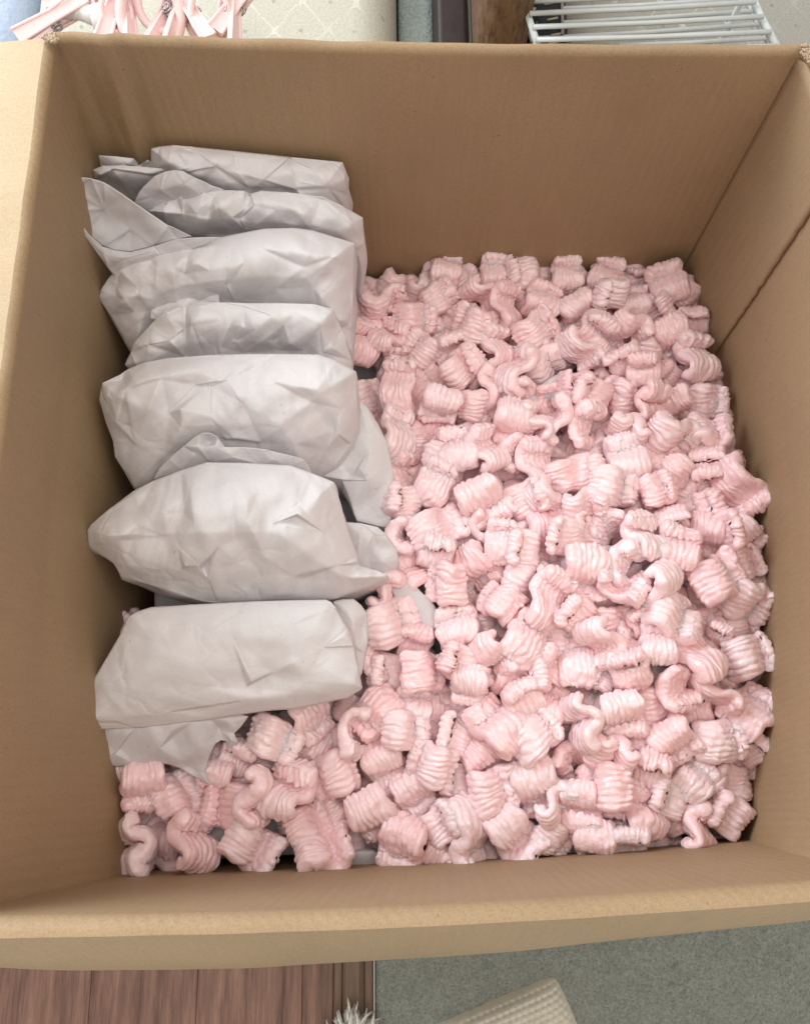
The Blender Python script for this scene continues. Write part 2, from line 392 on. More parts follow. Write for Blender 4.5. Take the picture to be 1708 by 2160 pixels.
sheet('loose_sheet', P3, [(72, 462), (120, 525), (190, 587), (250, 606), (330, 614), (450, 584), (560, 549), (660, 540), (790, 540), (640, 600), (500, 640), (350, 700), (270, 760), (220, 700), (150, 600), (100, 530)],
      [(200, 640, 2), (300, 650, 4), (450, 610, 4)], [(0, 1), (1, 2)], -.092, -.135, r2, dome=1, dr=30, crump=.5, seed=15, mat=PAPER2)

r3 = parcel('big tapering paper parcel with crumpled pointed left end, third from the back wall', ploc(600, 580))
sheet('wrapping', P3, [(170, 845), (180, 805), (215, 750), (265, 690), (350, 650), (450, 610), (550, 580), (700, 555), (850, 525), (1000, 496), (1150, 492), (1250, 506), (1360, 540), (1453, 568), (1450, 690), (1450, 800), (1440, 1000), (1440, 1120), (1280, 1000, -8), (900, 960, -8), (640, 980, -8), (450, 1060, -6), (350, 1130, -4), (290, 1030), (225, 930)],
      [(275, 700, 5), (262, 780, -6), (300, 860, 5), (255, 830, -5), (360, 680, 6), (372, 800, -3), (350, 920, -8), (462, 660, 5), (458, 790, -3), (425, 930, -10), (620, 620, 3), (600, 725, -5), (650, 660, 7), (725, 705, 3), (800, 780, -3), (850, 862, -12), (820, 690, 4), (815, 790, -9), (900, 670, 7), (1200, 690, -1), (1230, 620, 5), (1240, 790, -6), (1290, 840, 2), (1400, 700, 3), (1050, 800, -8), (1340, 640, 8), (1000, 600, 7), (700, 800, -4), (540, 700, 4), (560, 860, -8), (1400, 950, 2), (1440, 610, 2)],
      [(0, 1), (1, 2), (4, 5), (5, 6), (7, 8), (8, 9), (10, 11), (12, 13), (13, 14), (14, 15), (19, 20), (21, 22), (21, 25), (25, 31), (16, 17)], -.108, -.180, r3, dome=30, dr=55, crump=2.0, seed=23, skirt=SK)
sheet('paper_fold', P3, [(430, 905), (520, 870), (640, 838), (760, 812), (775, 835), (780, 880), (640, 930), (500, 960), (430, 950)], [(600, 880, 4)], [], -.132, -.148, r3, dome=2, dr=20, crump=.6, seed=24)

r4 = parcel('short pleated paper parcel with a dark hollow in its face, fourth from the back wall', ploc(520, 690))
sheet('wrapping', P3, [(300, 1180), (330, 1120), (345, 1070), (420, 990), (500, 908), (600, 886), (680, 866), (780, 866), (900, 870), (1080, 870), (1250, 875), (1350, 902), (1385, 990), (1410, 1050), (1440, 1160), (1440, 1250), (1200, 1260, -8), (800, 1260, -8), (400, 1280, -5)],
      [(620, 900, 2), (600, 1000, -8), (600, 1140, -14), (530, 1060, 3), (640, 985, 6), (500, 930, 3), (525, 1050, -6), (770, 960, 5), (782, 1090, -9), (750, 1100, -16), (900, 890, 0), (898, 985, -3), (860, 1060, -16), (1040, 935, 5), (1005, 1052, -8), (1060, 1060, -20), (1160, 930, 4), (1130, 1075, -8), (1280, 990, 5), (1290, 1120, -4), (1200, 1110, -20), (1350, 930, 5), (1370, 1010, -3), (1340, 1090, 2), (900, 1120, -24), (1080, 1110, -24), (700, 1140, -14), (420, 1080, 3), (960, 1000, 4), (830, 980, -2), (1100, 980, 0), (690, 890, 5)],
      [(0, 1), (1, 2), (5, 6), (7, 8), (8, 9), (10, 11), (11, 12), (13, 14), (14, 15), (16, 17), (17, 20), (18, 19), (21, 22), (22, 23), (24, 25)], -.120, -.180, r4, dome=22, dr=38, crump=1.8, seed=33, skirt=SK)

r5 = parcel('broad puffy paper parcel in the middle of the row, fifth from the back wall', ploc(500, 870))
sheet('wrapping', P4, [(165, 285), (170, 250), (178, 206), (265, 165), (300, 140), (385, 105), (500, 85), (700, 70), (1000, 65), (1215, 68), (1300, 95), (1398, 150), (1402, 270), (1398, 400), (1375, 490), (1300, 600), (1150, 700, -8), (900, 740, -8), (600, 740, -8), (400, 740, -6), (330, 710), (290, 640), (240, 560), (230, 480), (198, 400)],
      [(270, 190, -6), (330, 170, 4), (390, 115, 2), (290, 240, 5), (220, 280, 3), (460, 185, 6), (497, 345, -7), (690, 218, -2), (560, 330, 5), (340, 495, -6), (250, 400, 3), (885, 95, 3), (700, 220, -3), (930, 120, -2), (850, 300, 4), (812, 470, -4), (1185, 300, -4), (1280, 440, -7), (1210, 240, 5), (1310, 450, 3), (1360, 500, -3), (1040, 410, 2), (940, 490, -7), (760, 475, -5), (700, 370, 4), (560, 420, 3), (1250, 530, -6), (1000, 200, 6), (620, 130, 5), (1330, 330, 5), (1100, 500, 2), (480, 560, -5), (620, 215, -6), (780, 190, 3)],
      [(0, 1), (1, 2), (3, 4), (5, 6), (6, 7), (6, 8), (9, 10), (11, 12), (14, 15), (16, 17), (16, 18), (17, 19), (19, 20), (22, 23), (5, 9), (32, 33)], -.126, -.200, r5, dome=36, dr=70, crump=2.2, seed=43, skirt=SK)
sheet('curled_edge', P4, [(425, 668), (450, 620), (500, 568), (570, 508), (625, 462), (660, 446), (700, 448), (735, 468), (768, 512), (860, 514), (960, 524), (1060, 548), (1145, 572), (1170, 605), (1184, 640), (1080, 612), (950, 600), (700, 592), (560, 625)],
      [(620, 540, 3), (800, 560, 4), (1000, 570, 3), (690, 490, -8), (640, 490, 2), (640, 515, 6), (720, 515, 6)], [(4, 5), (5, 6)], -.128, -.165, r5, dome=1, dr=20, crump=.4, seed=44, mat=PAPER2)
sheet('paper_flap', P4, [(1398, 272), (1440, 312), (1500, 400), (1545, 490), (1568, 600), (1580, 705), (1574, 800), (1552, 900), (1500, 892), (1400, 866), (1375, 792), (1328, 672), (1218, 650), (1208, 590), (1310, 568), (1360, 520), (1385, 440)],
      [(1328, 668, 2), (1450, 672, 4), (1540, 690, 2), (1415, 612, 4), (1370, 655, -3), (1460, 540, 6), (1450, 780, -6), (1520, 840, -2), (1400, 600, -2), (1470, 400, 4)], [(0, 1), (1, 2), (3, 4), (7, 2)], -.172, -.215, r5, dome=5, dr=30, crump=1.0, seed=45, skirt=-.26)

r6 = parcel('large paper parcel with pointed left tip touching the box wall, sixth from the back', ploc(500, 1120))
sheet('wrapping', P4, [(107, 915), (125, 885), (200, 820), (330, 722), (430, 672), (560, 622), (680, 586), (850, 588), (1080, 600), (1180, 636), (1290, 680), (1325, 790), (1345, 870), (1400, 1030), (1412, 1080), (1480, 1100), (1545, 1125), (1540, 1145), (1400, 1200), (1290, 1238), (1100, 1246), (900, 1252), (750, 1262), (640, 1250), (490, 1200), (330, 1150), (270, 1130), (232, 1070), (115, 988)],
      [(330, 740, 5), (360, 800, 0), (345, 880, 4), (320, 960, -4), (292, 1080, 3), (200, 900, 4), (250, 960, 6), (600, 710, 6), (562, 830, -4), (490, 940, -7), (545, 1005, 3), (562, 1100, -3), (535, 1165, -5), (690, 700, 3), (1000, 880, -3), (1105, 850, -7), (1115, 832, 5), (1175, 830, 3), (875, 868, 6), (820, 960, -2), (740, 990, 5), (662, 1095, -7), (690, 1150, 3), (722, 1245, -2), (580, 1080, 5), (640, 1085, 5), (1060, 900, 4), (1245, 925, 2), (1310, 1080, -2), (800, 790, 7), (1120, 775, -5), (1250, 720, 4), (900, 1120, -3), (1100, 1130, 0), (480, 830, 4), (470, 1100, 2), (960, 1040, -4), (620, 880, 6), (560, 760, -3), (1400, 1060, 5), (1130, 1150, -4), (930, 720, 6)],
      [(0, 1), (1, 2), (2, 3), (3, 4), (7, 8), (8, 9), (9, 10), (10, 11), (11, 12), (14, 15), (15, 16), (16, 17), (18, 19), (20, 21), (21, 22), (22, 23), (24, 25), (16, 27), (28, 39), (28, 33)], -.134, -.186, r6, dome=38, dr=75, crump=2.4, seed=53, skirt=SK)
sheet('paper_flap', P4, [(1345, 872), (1420, 878), (1500, 896), (1540, 932), (1585, 1000), (1604, 1062), (1582, 1110), (1548, 1145), (1470, 1150), (1400, 1080)],
      [(1540, 940, 3), (1500, 1000, -2), (1455, 1062, -5), (1520, 1060, 4), (1590, 1040, 2), (1480, 930, 3), (1500, 1110, 2)], [(0, 1), (1, 2), (3, 4)], -.180, -.208, r6, dome=5, dr=22, crump=1.0, seed=54, skirt=-.25)

r7 = parcel('smooth flat folded paper parcel with few creases, seventh from the back wall', ploc(480, 1400))
sheet('wrapping', P5, [(330, 148), (400, 125), (600, 105), (900, 88), (1130, 82), (1250, 80), (1278, 92), (1300, 120), (1350, 215), (1375, 270), (1385, 310), (1405, 400), (1420, 500), (1350, 545), (1220, 568), (1100, 590), (900, 622), (700, 652), (400, 690), (160, 702), (97, 692), (90, 652), (115, 560), (140, 460), (200, 360), (270, 240), (312, 160)],
      [(870, 500, -3), (1000, 430, -4), (1100, 375, 2), (1240, 310, -1), (1345, 250, 3), (900, 470, 4), (500, 300, 6), (800, 250, 5), (300, 450, 5), (600, 480, 5), (120, 640, 3), (300, 640, 3), (500, 620, 4), (850, 565, 4), (1100, 530, 3), (1390, 490, 3), (145, 470, 2), (1378, 300, 2), (1100, 200, 5), (640, 600, -2), (1150, 470, 3)],
      [(0, 1), (1, 2), (2, 3), (3, 4), (10, 11), (11, 12), (12, 13), (13, 14), (14, 15)], -.164, -.194, r7, dome=13, dr=50, crump=.9, seed=63, skirt=-.235)
sheet('paper_flap', P5, [(1285, 88), (1330, 78), (1385, 76), (1420, 105), (1446, 142), (1450, 290), (1440, 340), (1422, 432), (1400, 470), (1340, 300)], [(1380, 200, 4), (1400, 300, 2), (1430, 220, -3)], [(0, 1)], -.190, -.210, r7, dome=5, dr=20, crump=1.2, seed=64, skirt=-.25)

r8 = parcel('torn sheet of thin white paper sticking out under the flat parcel at the front', ploc(360, 1580), None)
r8.name = 'torn_paper_sheet'; r8['category'] = 'paper'
sheet('sheet', P5, [(172, 640), (160, 720), (152, 780), (146, 850), (160, 872), (185, 866), (250, 882), (340, 872), (430, 862), (500, 872), (560, 892), (630, 935), (696, 972), (672, 905), (690, 840), (722, 772), (748, 755), (772, 758), (786, 796), (830, 764), (812, 722), (845, 690), (882, 640), (700, 600), (400, 600)],
      [(450, 797, 7), (350, 690, 4), (270, 790, -3), (190, 850, 2), (640, 790, 5), (560, 850, 2), (700, 655, 3), (795, 752, 2), (740, 700, -6), (780, 660, 3), (520, 700, 6), (620, 660, 5), (300, 730, 6), (240, 820, 5), (520, 742, -1), (600, 880, -4)],
      [(1, 2), (2, 3), (6, 8), (8, 7), (0, 5), (12, 13), (10, 14)], -.196, -.220, r8, dome=3, dr=14, crump=1.6, seed=73, mat=PAPER2)

# paper lining that shows in the gaps between the peanuts
us = np.linspace(0, 1, 120); vs_ = np.linspace(0, 1, 120)
G = np.array([[[*(corner('TL', -.26)*(1-u)*(1-v) + corner('TR', -.26)*u*(1-v) + corner('BL', -.26)*(1-u)*v + corner('BR', -.26)*u*v), 0] for u in us] for v in vs_])
G[..., :2] *= .985
gp = G.reshape(-1, 3)[:, :2]
GZ = -.282 + .010 * sines(gp, 22, 6, 5) + .006 * tri(gp * 2600, 8)
for gx, gy, s, a in ((870, 1265, 60, .036), (600, 1780, 110, .030), (470, 1760, 70, .025), (850, 1820, 60, .024), (1305, 1345, 60, .036), (1480, 1690, 40, .034), (950, 1390, 30, .034), (1160, 820, 30, .034)):
    c = U(gx, gy, -.25)[:2]; GZ += a * np.exp(-((gp - c) ** 2).sum(1) / (2 * (s * .00038) ** 2))
GG = G.reshape(-1, 3).copy(); GG[:, 2] = np.minimum(GZ, -.243)
V, F = slab(GG.reshape(120, 120, 3), .0005, (0, 0, -1))
liner = obj('paper_lining', mesh('paper_lining', V - np.array([0, 0, -.30]), [tuple(reversed(f)) for f in F], PAPER2), None, 'crumpled grey paper layer glimpsed in the gaps under the pink foam peanuts', 'packing paper')
liner.location = (0, 0, -.30)
PA, PC, PD, PE, PF = conv((1050, 750, .4098)), conv((1150, 1500, .4098)), conv((1800, 1500, .4098)), conv((1050, 2100, .4098)), conv((1750, 2100, .4391))
for cv, pts, z0, z1, lab, sd in ((PC, [(140, 630), (220, 660), (330, 760), (440, 880), (490, 960), (480, 1140), (400, 1090), (310, 960), (190, 880), (110, 740)], -.208, -.218, 'smooth pale paper wedge showing among the peanuts beside the sixth parcel', 3),
        (PA, [(1400, 1200), (1450, 1120), (1560, 1030), (1700, 950), (1740, 1040), (1700, 1130), (1600, 1180), (1480, 1230)], -.214, -.222, 'folded white paper corner poking out among the rear peanuts', 4),
        (PC, [(490, 1290), (560, 1260), (625, 1235), (640, 1320), (590, 1420), (530, 1400)], -.212, -.220, 'small white paper scrap poking up beside the seventh parcel', 5),
        (PD, [(190, 1000), (280, 900), (450, 890), (480, 960), (400, 1080), (350, 1270), (210, 1260)], -.208, -.217, 'white paper edge deep among the peanuts right of centre', 6),
        (PF, [(850, 780), (950, 720), (1060, 740), (1100, 850), (1030, 930), (870, 940)], -.208, -.218, 'rounded grey paper bulge near the front right corner', 7),
        (PE, [(20, 1420), (60, 1300), (240, 1290), (480, 1380), (820, 1330), (900, 1300), (870, 1370), (500, 1440), (250, 1470), (60, 1470)], -.236, -.246, 'long grey paper edge under the peanuts along the front wall', 8)):
    sheet('paper_scrap', cv, pts, [], [], z0, z1, None, dome=3, dr=14, crump=1.0, seed=sd, mat=PAPER2, levels=3, label=lab, cat='paper', skirt=-.27)
# frayed board where corners have torn
FR = MT('torn_kraft').set(Base_Color=(.46, .35, .23), Roughness=.9)
def fray(cx, cy, z, n, sx, sy, L):
    parts = []
    for k in range(n):
        p = U(cx + random.gauss(0, sx), cy + random.gauss(0, sy), z + random.uniform(-.001, .001)); d = Vector((random.gauss(0, 1), random.gauss(0, 1), random.gauss(.2, .6))).normalized() * L * random.uniform(.4, 1)
        P0 = Vector(p); b1 = Vector((random.gauss(0, 1), random.gauss(0, 1), random.gauss(0, 1))) * L * .2
        parts.append(tube([P0 - d * .4, P0 + b1, P0 + d * .6], [.0007, .0009, .0003], 5))
    V, F = join(parts); o = obj('frayed_edge', mesh('frayed_edge', local(V, box), F, FR), box); o['kind'] = 'stuff'
fray(108, 82, .004, 60, 8, 4, .0035); fray(1700, 112, .004, 60, 5, 8, .0035)

# ------------------------------------------------------------ pink foam peanuts
def peanut_geo(kind, seed, ns=64, per=6, ribs=7):
    r = np.random.default_rng(seed)
    L = .0465 * r.uniform(.93, 1.07); Wd = .0284 * r.uniform(.93, 1.06); T = .0110 * r.uniform(.92, 1.12)
    s = np.linspace(0, 1, ns); s = s - .115 * np.sin(2 * np.pi * s) / 1.0 * (1 if ns > 30 else .8)
    if kind == 's':
        A = r.uniform(1.15, 1.5); sk = r.uniform(-.12, .12)
        th = A * np.cos(2 * np.pi * (s + sk * np.sin(np.pi * s)))
    elif kind == 'f':
        A = r.uniform(1.0, 1.4); L *= .88; sk = r.uniform(.03, .12)
        th = A * np.cos(2 * np.pi * (s ** (1 + sk * 3)))
        th += .5 * np.clip((s - .80) / .2, 0, 1)
    elif kind == 'c':
        A = r.uniform(1.5, 1.95); th = -A + 2 * A * s; L *= .95
    else:
        A = r.uniform(1.1, 1.4); th = A * np.cos(3 * np.pi * s); L *= 1.0
    th = th + .18 * np.sin(s * 9 + r.uniform(0, 6)) 
    ds = np.diff(s) * L
    y = np.concatenate([[0], np.cumsum(np.cos((th[1:] + th[:-1]) / 2) * ds)])
    z = np.concatenate([[0], np.cumsum(np.sin((th[1:] + th[:-1]) / 2) * ds)])
    y -= (y.max() + y.min()) / 2; z -= (z.max() + z.min()) / 2
    ty, tz = np.cos(th), np.sin(th); ny, nz = -tz, ty
    # cross-section loop: x in -1..1 on top then back on the bottom
    m = ribs * per
    xs = np.linspace(-1, 1, m + 1); c = np.concatenate([xs, xs[::-1][1:-1]]); side = np.concatenate([np.ones(m + 1), -np.ones(m - 1)])
    M = len(c)
    ribpos = (c + 1) / 2 * ribs
    P = np.zeros((ns, M, 3))
    ribw = r.uniform(.85, 1.15, ribs + 1); endj = r.normal(0, .0011, (2, ribs + 1)); endj = np.repeat(endj, 1, 1)
    ph = r.uniform(0, 6.28, (ribs + 1, 3)); fr = r.uniform(6.0, 13.0, (ribs + 1, 3))
    Wprof = Wd / 2 * (1 + .07 * np.sin(s * r.uniform(3, 7) + r.uniform(0, 6)) + .03 * np.sin(s * 17 + r.uniform(0, 6)))
    # tightened width on the inside bends gives the fluted look
    wph = r.uniform(0, 6.28, 4)
    for i in range(ns):
        wob = .30 * np.sin(s[i] * 7 + wph[0] + c * 2.5 + side) + .18 * np.sin(s[i] * 17 + wph[1] + c * 5 + side * 2)
        rp = ribpos + wob * (1 - c ** 6)
        k = np.clip(rp.astype(int), 0, ribs - 1)
        f = rp - np.floor(rp)
        sc = np.abs(np.sin(np.pi * rp)) ** .58                     # lobes
        bead = .5 + .5 * np.sin(fr[k, 0] * 3.1 * s[i] + ph[k, 0]) * np.sin(fr[k, 1] * 2.1 * s[i] + ph[k, 1])
        edge = np.clip(1 - np.abs(c) ** 5, 0, 1) ** .5
        th_ = T / 2 * (.78 + .25 * sc * (.35 + 1.1 * bead) * ribw[k])
        th_ *= edge * (.92 + .2 * np.sin(s[i] * 6 + wph[2] + c))
        e0, e1 = s[i], 1 - s[i]
        endr = min(1, (min(e0, e1) / .095)) if min(e0, e1) < .095 else 1
        endf = math.sqrt(max(0, 1 - (1 - endr) ** 2))
        bulb = 1 + .16 * math.exp(-((min(e0, e1) - .10) / .06) ** 2)
        th_ = th_ * endf * bulb * side
        wide = Wprof[i] * (.86 + .14 * endf)
        x = c * wide * (1 + .035 * np.sin(s[i] * 21 + side + wph[3]))
        slide = 0
        if min(e0, e1) < .2:
            wt = (1 - min(e0, e1) / .2)
            slide = (endj[0, k] * -1 if e0 < e1 else endj[1, k]) * wt * .9 * sc
        P[i, :, 0] = x; P[i, :, 1] = y[i] + ny[i] * th_ + ty[i] * slide; P[i, :, 2] = z[i] + nz[i] * th_ + tz[i] * slide
    # the sheet is never flat across: bow, twist, lumps
    X = P[..., 0]; bow = r.normal(0, 9); P[..., 2] += bow * X ** 2
    tw = r.normal(0, 7); a = P[..., 1] * tw; P[..., 0], P[..., 2] = X * np.cos(a) - P[..., 2] * np.sin(a), X * np.sin(a) + P[..., 2] * np.cos(a)
    for d in range(3): P[..., d] += .00075 * sines(P, 330, 6, seed * 3 + d) + .00022 * sines(P, 900, 7, seed * 5 + d) + .00006 * sines(P, 2200, 7, seed * 7 + d)
    return P
def peanut_faces(ns, M):
    F = []
    for i in range(ns - 1):
        for j in range(M):
            k = (j + 1) % M; F.append((i*M+j, i*M+k, (i+1)*M+k, (i+1)*M+j))
    return F
KN = {'s': 12, 'f': 14, 'c': 6, 'w': 4}
PROTO = {}; PG = {}
for kd, cnt in KN.items():
    for q in range(cnt):
        P = peanut_geo(kd, 100 * ord(kd) + q)
        me = mesh('foam_peanut_' + {'s': 'curl', 'f': 'folded', 'c': 'hook', 'w': 'wavy'}[kd], P.reshape(-1, 3), [tuple(reversed(f)) for f in peanut_faces(*P.shape[:2])], FOAM)
        b_ = bmesh.new(); b_.from_mesh(me); bmesh.ops.remove_doubles(b_, verts=b_.verts, dist=2e-6); b_.to_mesh(me); b_.free(); me.shade_smooth()
        PROTO[kd, q] = me; PG[kd, q] = P.reshape(-1, 3)
# origin x, y and scale of the close look each list was measured in
REG = {'A': (1050, 750, .4098), 'B': (1700, 750, .4098), 'C': (1150, 1500, .4098), 'D': (1800, 1500, .4098), 'E': (1050, 2100, .4098), 'F': (1750, 2100, .4391), 'G': (350, 2150, .4098)}
SPEC = {
'A': '''800 190 F 80 1;700 300 F 60 0;930 300 F 30 0;1165 230 F 90 1;1385 210 E 115 1;1350 340 E 60 0;1050 400 H -60 1;1260 480 S 80 1 1.05;740 410 F 30 1;340 450 H 0 1;
560 570 F 0 1 1.1;840 500 S 85 0;990 600 F 160 2 1.1;1530 440 F 75 1 1.1;1460 660 F 30 2;1180 790 H 80 2 1.1;160 760 H 80 1 1.1;370 690 K 70 1;620 800 F 150 1;430 920 F 90 0;
430 1080 F 90 2 1.1;760 1210 F -105 2 1.1;930 930 F 40 2 1.1;840 800 E 20 1;1160 1090 S 85 1;1310 950 Z 80 2 1.1;1540 950 S 30 1;1040 1230 F 0 1;1360 1140 E 30 1;1310 1350 F -100 2 1.1;
1490 1350 S 90 2;1620 1330 Z 90 2;1120 1540 H 100 2 1.1;880 1550 F 95 2 1.15;1340 1580 C 0 1;430 1450 H 70 2 1.1;200 1160 F 20 0;650 1110 F 60 0;770 1670 K -20 2;500 1730 C 0 1;
700 1830 F 60 2 1.1;1500 1680 H 95 2 1.15;620 1440 F 30 0;590 1570 F 0 0;710 1390 E 0 0;130 430 E 90 0;190 520 F 20 0;240 620 F 60 0;1000 1450 F 20 0;1220 620 F 20 0;600 1000 F 50 0''',
'B': '''120 240 F 90 1 1.05;415 250 F 80 2 1.1;680 220 F 20 0;660 290 E 0 0;890 310 F 120 2 1.1;1050 420 F -40 1;1070 590 E 0 1 1.05;460 380 E 78 2;620 440 F 100 1;210 500 F -50 1 1.05;
590 640 H -45 2;350 640 E -30 2;800 500 E -60 1;740 620 F 0 0;930 690 F -60 2;800 800 F 0 1;1090 870 H 90 2 1.2;210 800 H -50 2;380 780 F 40 1;60 760 C 90 1;
560 890 E 25 2 1.05;700 980 E 5 2;875 990 E 60 1 .8;40 880 E 40 0;180 1090 E 100 2 1.1;510 1150 F 170 1 1.1;320 1160 E 70 2 1.1;740 1190 S 75 2;940 1200 F -60 1 1.1;1180 1190 F 0 1;
1060 1080 F 30 0;30 1210 C 10 1;270 1380 C -20 2 1.05;600 1400 S -25 2;910 1470 H -40 2 1.15;1200 1420 K 15 2 1.1;240 1520 F 90 0;580 1620 F 100 2 1.1;1190 1630 E 10 1 1.05;780 1590 F 30 1;
420 1520 F 40 0;190 1740 F 5 2 1.05;350 1660 F 0 0;480 1840 F -15 2 1.05;960 1770 F -45 1 1.1;790 1860 F 20 2;1190 1790 E 10 1;1420 1830 F -50 2 1.3;1160 1880 F 20 0;1500 1000 x 0 0''',
'C': '''240 120 E 92 2 1.05;640 130 F 20 0;830 130 F -60 2 1.25;1150 100 E -70 2;1310 130 H -60 2;1600 170 H 0 2;240 370 C 0 2;480 310 F 20 2 1.1;680 330 F -70 1;1040 230 S -80 1;
860 330 C 30 1;970 440 F 90 2;1150 470 E 88 2;1290 400 F -90 1;1460 380 E 85 2;1630 350 E 85 1;250 570 F -60 1;480 510 E -10 2;320 660 K 60 1;560 730 F 175 2 1.2;
780 630 H -60 1 1.1;1170 690 F -20 1 1.1;1600 640 F -90 2 1.2;1400 640 C 100 1;960 870 F 145 2 1.15;1330 850 H 60 2 1.1;1320 1020 F -60 1;1540 970 E 45 2;640 1070 F 95 2 1.15;890 1070 F 10 0;
1140 1170 F 60 2 1.3;900 1280 H -60 2;730 1490 F -90 2 1.05;665 1330 E 70 2;800 1390 F 20 1;370 1400 F 5 2 1.25;110 1400 E 80 1;1350 1350 E 60 1;1190 1430 E -80 1;1540 1340 F 90 1 1.1;
1060 1460 E -10 1;320 1170 E -10 1;150 1030 F 20 2 1.15;60 1290 C 0 1;90 800 S 10 2;1440 1130 F 0 0;780 480 F 0 0;700 930 F 40 0;520 600 F 0 0''',
'D': '''940 170 E -80 1;1070 320 E -70 2 1.05;1210 380 F -50 1;460 370 H 90 2 1.1;680 270 E 20 1;720 450 F 70 2 1.1;930 390 F -100 1;1060 490 F 20 0;210 330 C -60 1;320 600 C -30 2;
290 740 C 60 2;1190 590 F 20 1;1010 700 F 30 2 1.2;1220 860 F -35 1 1.25;640 760 Z -60 2 1.15;420 820 E 30 1;670 980 K -20 2 1.15;220 1050 F 0 1;110 1190 S -80 2 1.1;450 1010 E 20 1 .8;
400 1160 C 90 1;560 1190 F 90 2;840 1240 H 110 2 1.25;1020 1120 E -30 1 .7;1240 1280 F 20 2 1.2;1160 1110 F 0 0;360 1420 E 10 2 1.1;600 1400 F 20 0;160 1440 E 60 1 .8;40 1300 F 30 0;800 130 F 30 0;1300 700 F 60 0;1000 1020 F 0 0''',
'E': '''280 220 F 220 2 1.25;110 380 C -20 2 1.05;550 200 F 90 1;500 380 F 0 2;730 200 F 80 0;750 380 F 60 0;690 640 F 160 2 1.3;880 440 E 70 1;1020 530 F 135 1;1200 320 H 135 2 1.3;
1380 140 E 30 2;1450 420 F 45 2 1.2;1560 180 F 60 1;330 620 F -60 1 1.1;1200 600 F 40 0;890 770 E 88 1;1140 840 F 5 2 1.15;1300 870 F 20 1;1480 780 F -60 2 1.25;560 850 F -60 1;
780 910 F 20 0;240 1010 F -65 2 1.3;780 1080 E -60 2;770 1290 F 60 1;620 1030 F 40 0;980 1150 Z -60 2 1.2;1320 1180 F -45 2 1.2;1030 980 F 90 1;470 1240 F -110 2 1.25;1600 1180 F -45 2;
1650 960 S 20 2;1180 1310 F 50 0;1500 1320 F 10 0;540 950 F 60 0;980 740 F 10 0;1380 640 F 0 0;400 760 F 20 0''',
'F': '''120 290 S -75 2 1.15;390 250 F -75 2 1.1;630 170 F 0 1;800 60 C 0 2;1030 80 S -70 2;870 200 E 0 1;1020 190 F 0 0;1300 210 F 45 2 1.3;560 420 F -30 1;750 420 F -60 2 1.1;
1060 430 F 0 2 1.15;1290 470 E -60 1;330 520 H -30 2;60 560 C -80 1;600 640 E -20 2;270 750 F 170 2 1.2;550 940 H 90 2 1.1;550 780 E 10 1;730 840 E 70 2;790 910 F 20 1;
900 700 F 45 2;1000 650 F 60 1;1160 730 E 90 1;770 640 E 80 1 .8;90 890 F -90 2;370 1020 E 0 1;930 1050 S 35 2 1.1;1130 940 E 60 2;1080 1110 E 10 1 .8;200 1150 F -90 2 1.1;
440 1170 E 0 2;640 1160 F 30 0;130 1080 E 60 2 .8;1180 590 F 0 0;460 690 F 0 1;1030 330 F 0 0;300 660 F 20 0;700 560 F 20 0;950 560 F 20 0;30 1030 F 0 0''',
'G': '''-40 -520 F 60 1;60 -530 F 20 0;230 670 F -80 2 1.15;480 730 F 30 1 1.05;230 850 E 0 0;620 620 F 30 0;780 520 F 80 1;850 820 F 175 1 1.15;1070 750 Z -80 2 1.2;200 1110 S -80 2 1.25;370 1050 F 80 0;600 1090 H 80 2 1.25;
1050 1140 F -30 2 1.2;1210 320 F -30 2 1.35;1490 160 F -60 1;930 450 E -30 1;1520 360 F 60 0;1320 700 K 80 2 1.25;1660 590 F 200 2 1.25;1530 950 F 30 1 1.2;1600 1180 K 15 2 1.15;1420 900 F 0 0;
650 850 F 20 0;170 1240 F 60 0 .9;120 560 F -70 1;1380 560 F 10 0;1700 820 F 40 0;100 760 F 60 0'''}
def pile_z(px, py):
    m = math.exp(-(((px - 1330) / 420) ** 2 + ((py - 1300) / 430) ** 2))
    return -.246 + .034 * m
ROT = {'F': (0, 0), 'H': (40, 0), 'K': (-40, 0), 'S': (64, 0), 'Z': (-64, 0), 'E': (0, 74), 'C': (66, 0)}
items = []
for reg, txt in SPEC.items():
    ox, oy, s = REG[reg]
    for row in txt.replace('\n', '').split(';'):
        t = row.split()
        if t[2] == 'x': continue
        items.append(dict(px=(ox + float(t[0]) * s) * .6832, py=(oy + float(t[1]) * s) * .6832, k=t[2], a=float(t[3]), L=int(t[4]), s=min(1.2, float(t[5])) if len(t) > 5 else 1.0))
rr = random.Random(5)
CELL = 5; GW, GH = 1708 // CELL + 2, 2160 // CELL + 2
top = np.zeros((GW, GH))
for i in range(GW):
    for j in range(0, GH):
        pass
ii, jj = np.meshgrid(np.arange(GW), np.arange(GH), indexing='ij')
bp = UA(np.stack([ii.ravel() * CELL, jj.ravel() * CELL, np.full(GW * GH, -.268)], 1)); top = PROJ(bp)[2].reshape(GW, GH)
def view_frame(px, py):
    d = MC @ np.array([px - 854, 1080 - py, -FOC]); d /= np.linalg.norm(d)
    z = -d; x = MC[:, 0] - z * np.dot(MC[:, 0], z); x /= np.linalg.norm(x); y = np.cross(z, x)
    return np.stack([x, y, z], 1)
def rz(a): c, s = math.cos(a), math.sin(a); return np.array([[c, -s, 0], [s, c, 0], [0, 0, 1]])
def ry(a): c, s = math.cos(a), math.sin(a); return np.array([[c, 0, s], [0, 1, 0], [-s, 0, c]])
def rx(a): c, s = math.cos(a), math.sin(a); return np.array([[1, 0, 0], [0, c, -s], [0, s, c]])
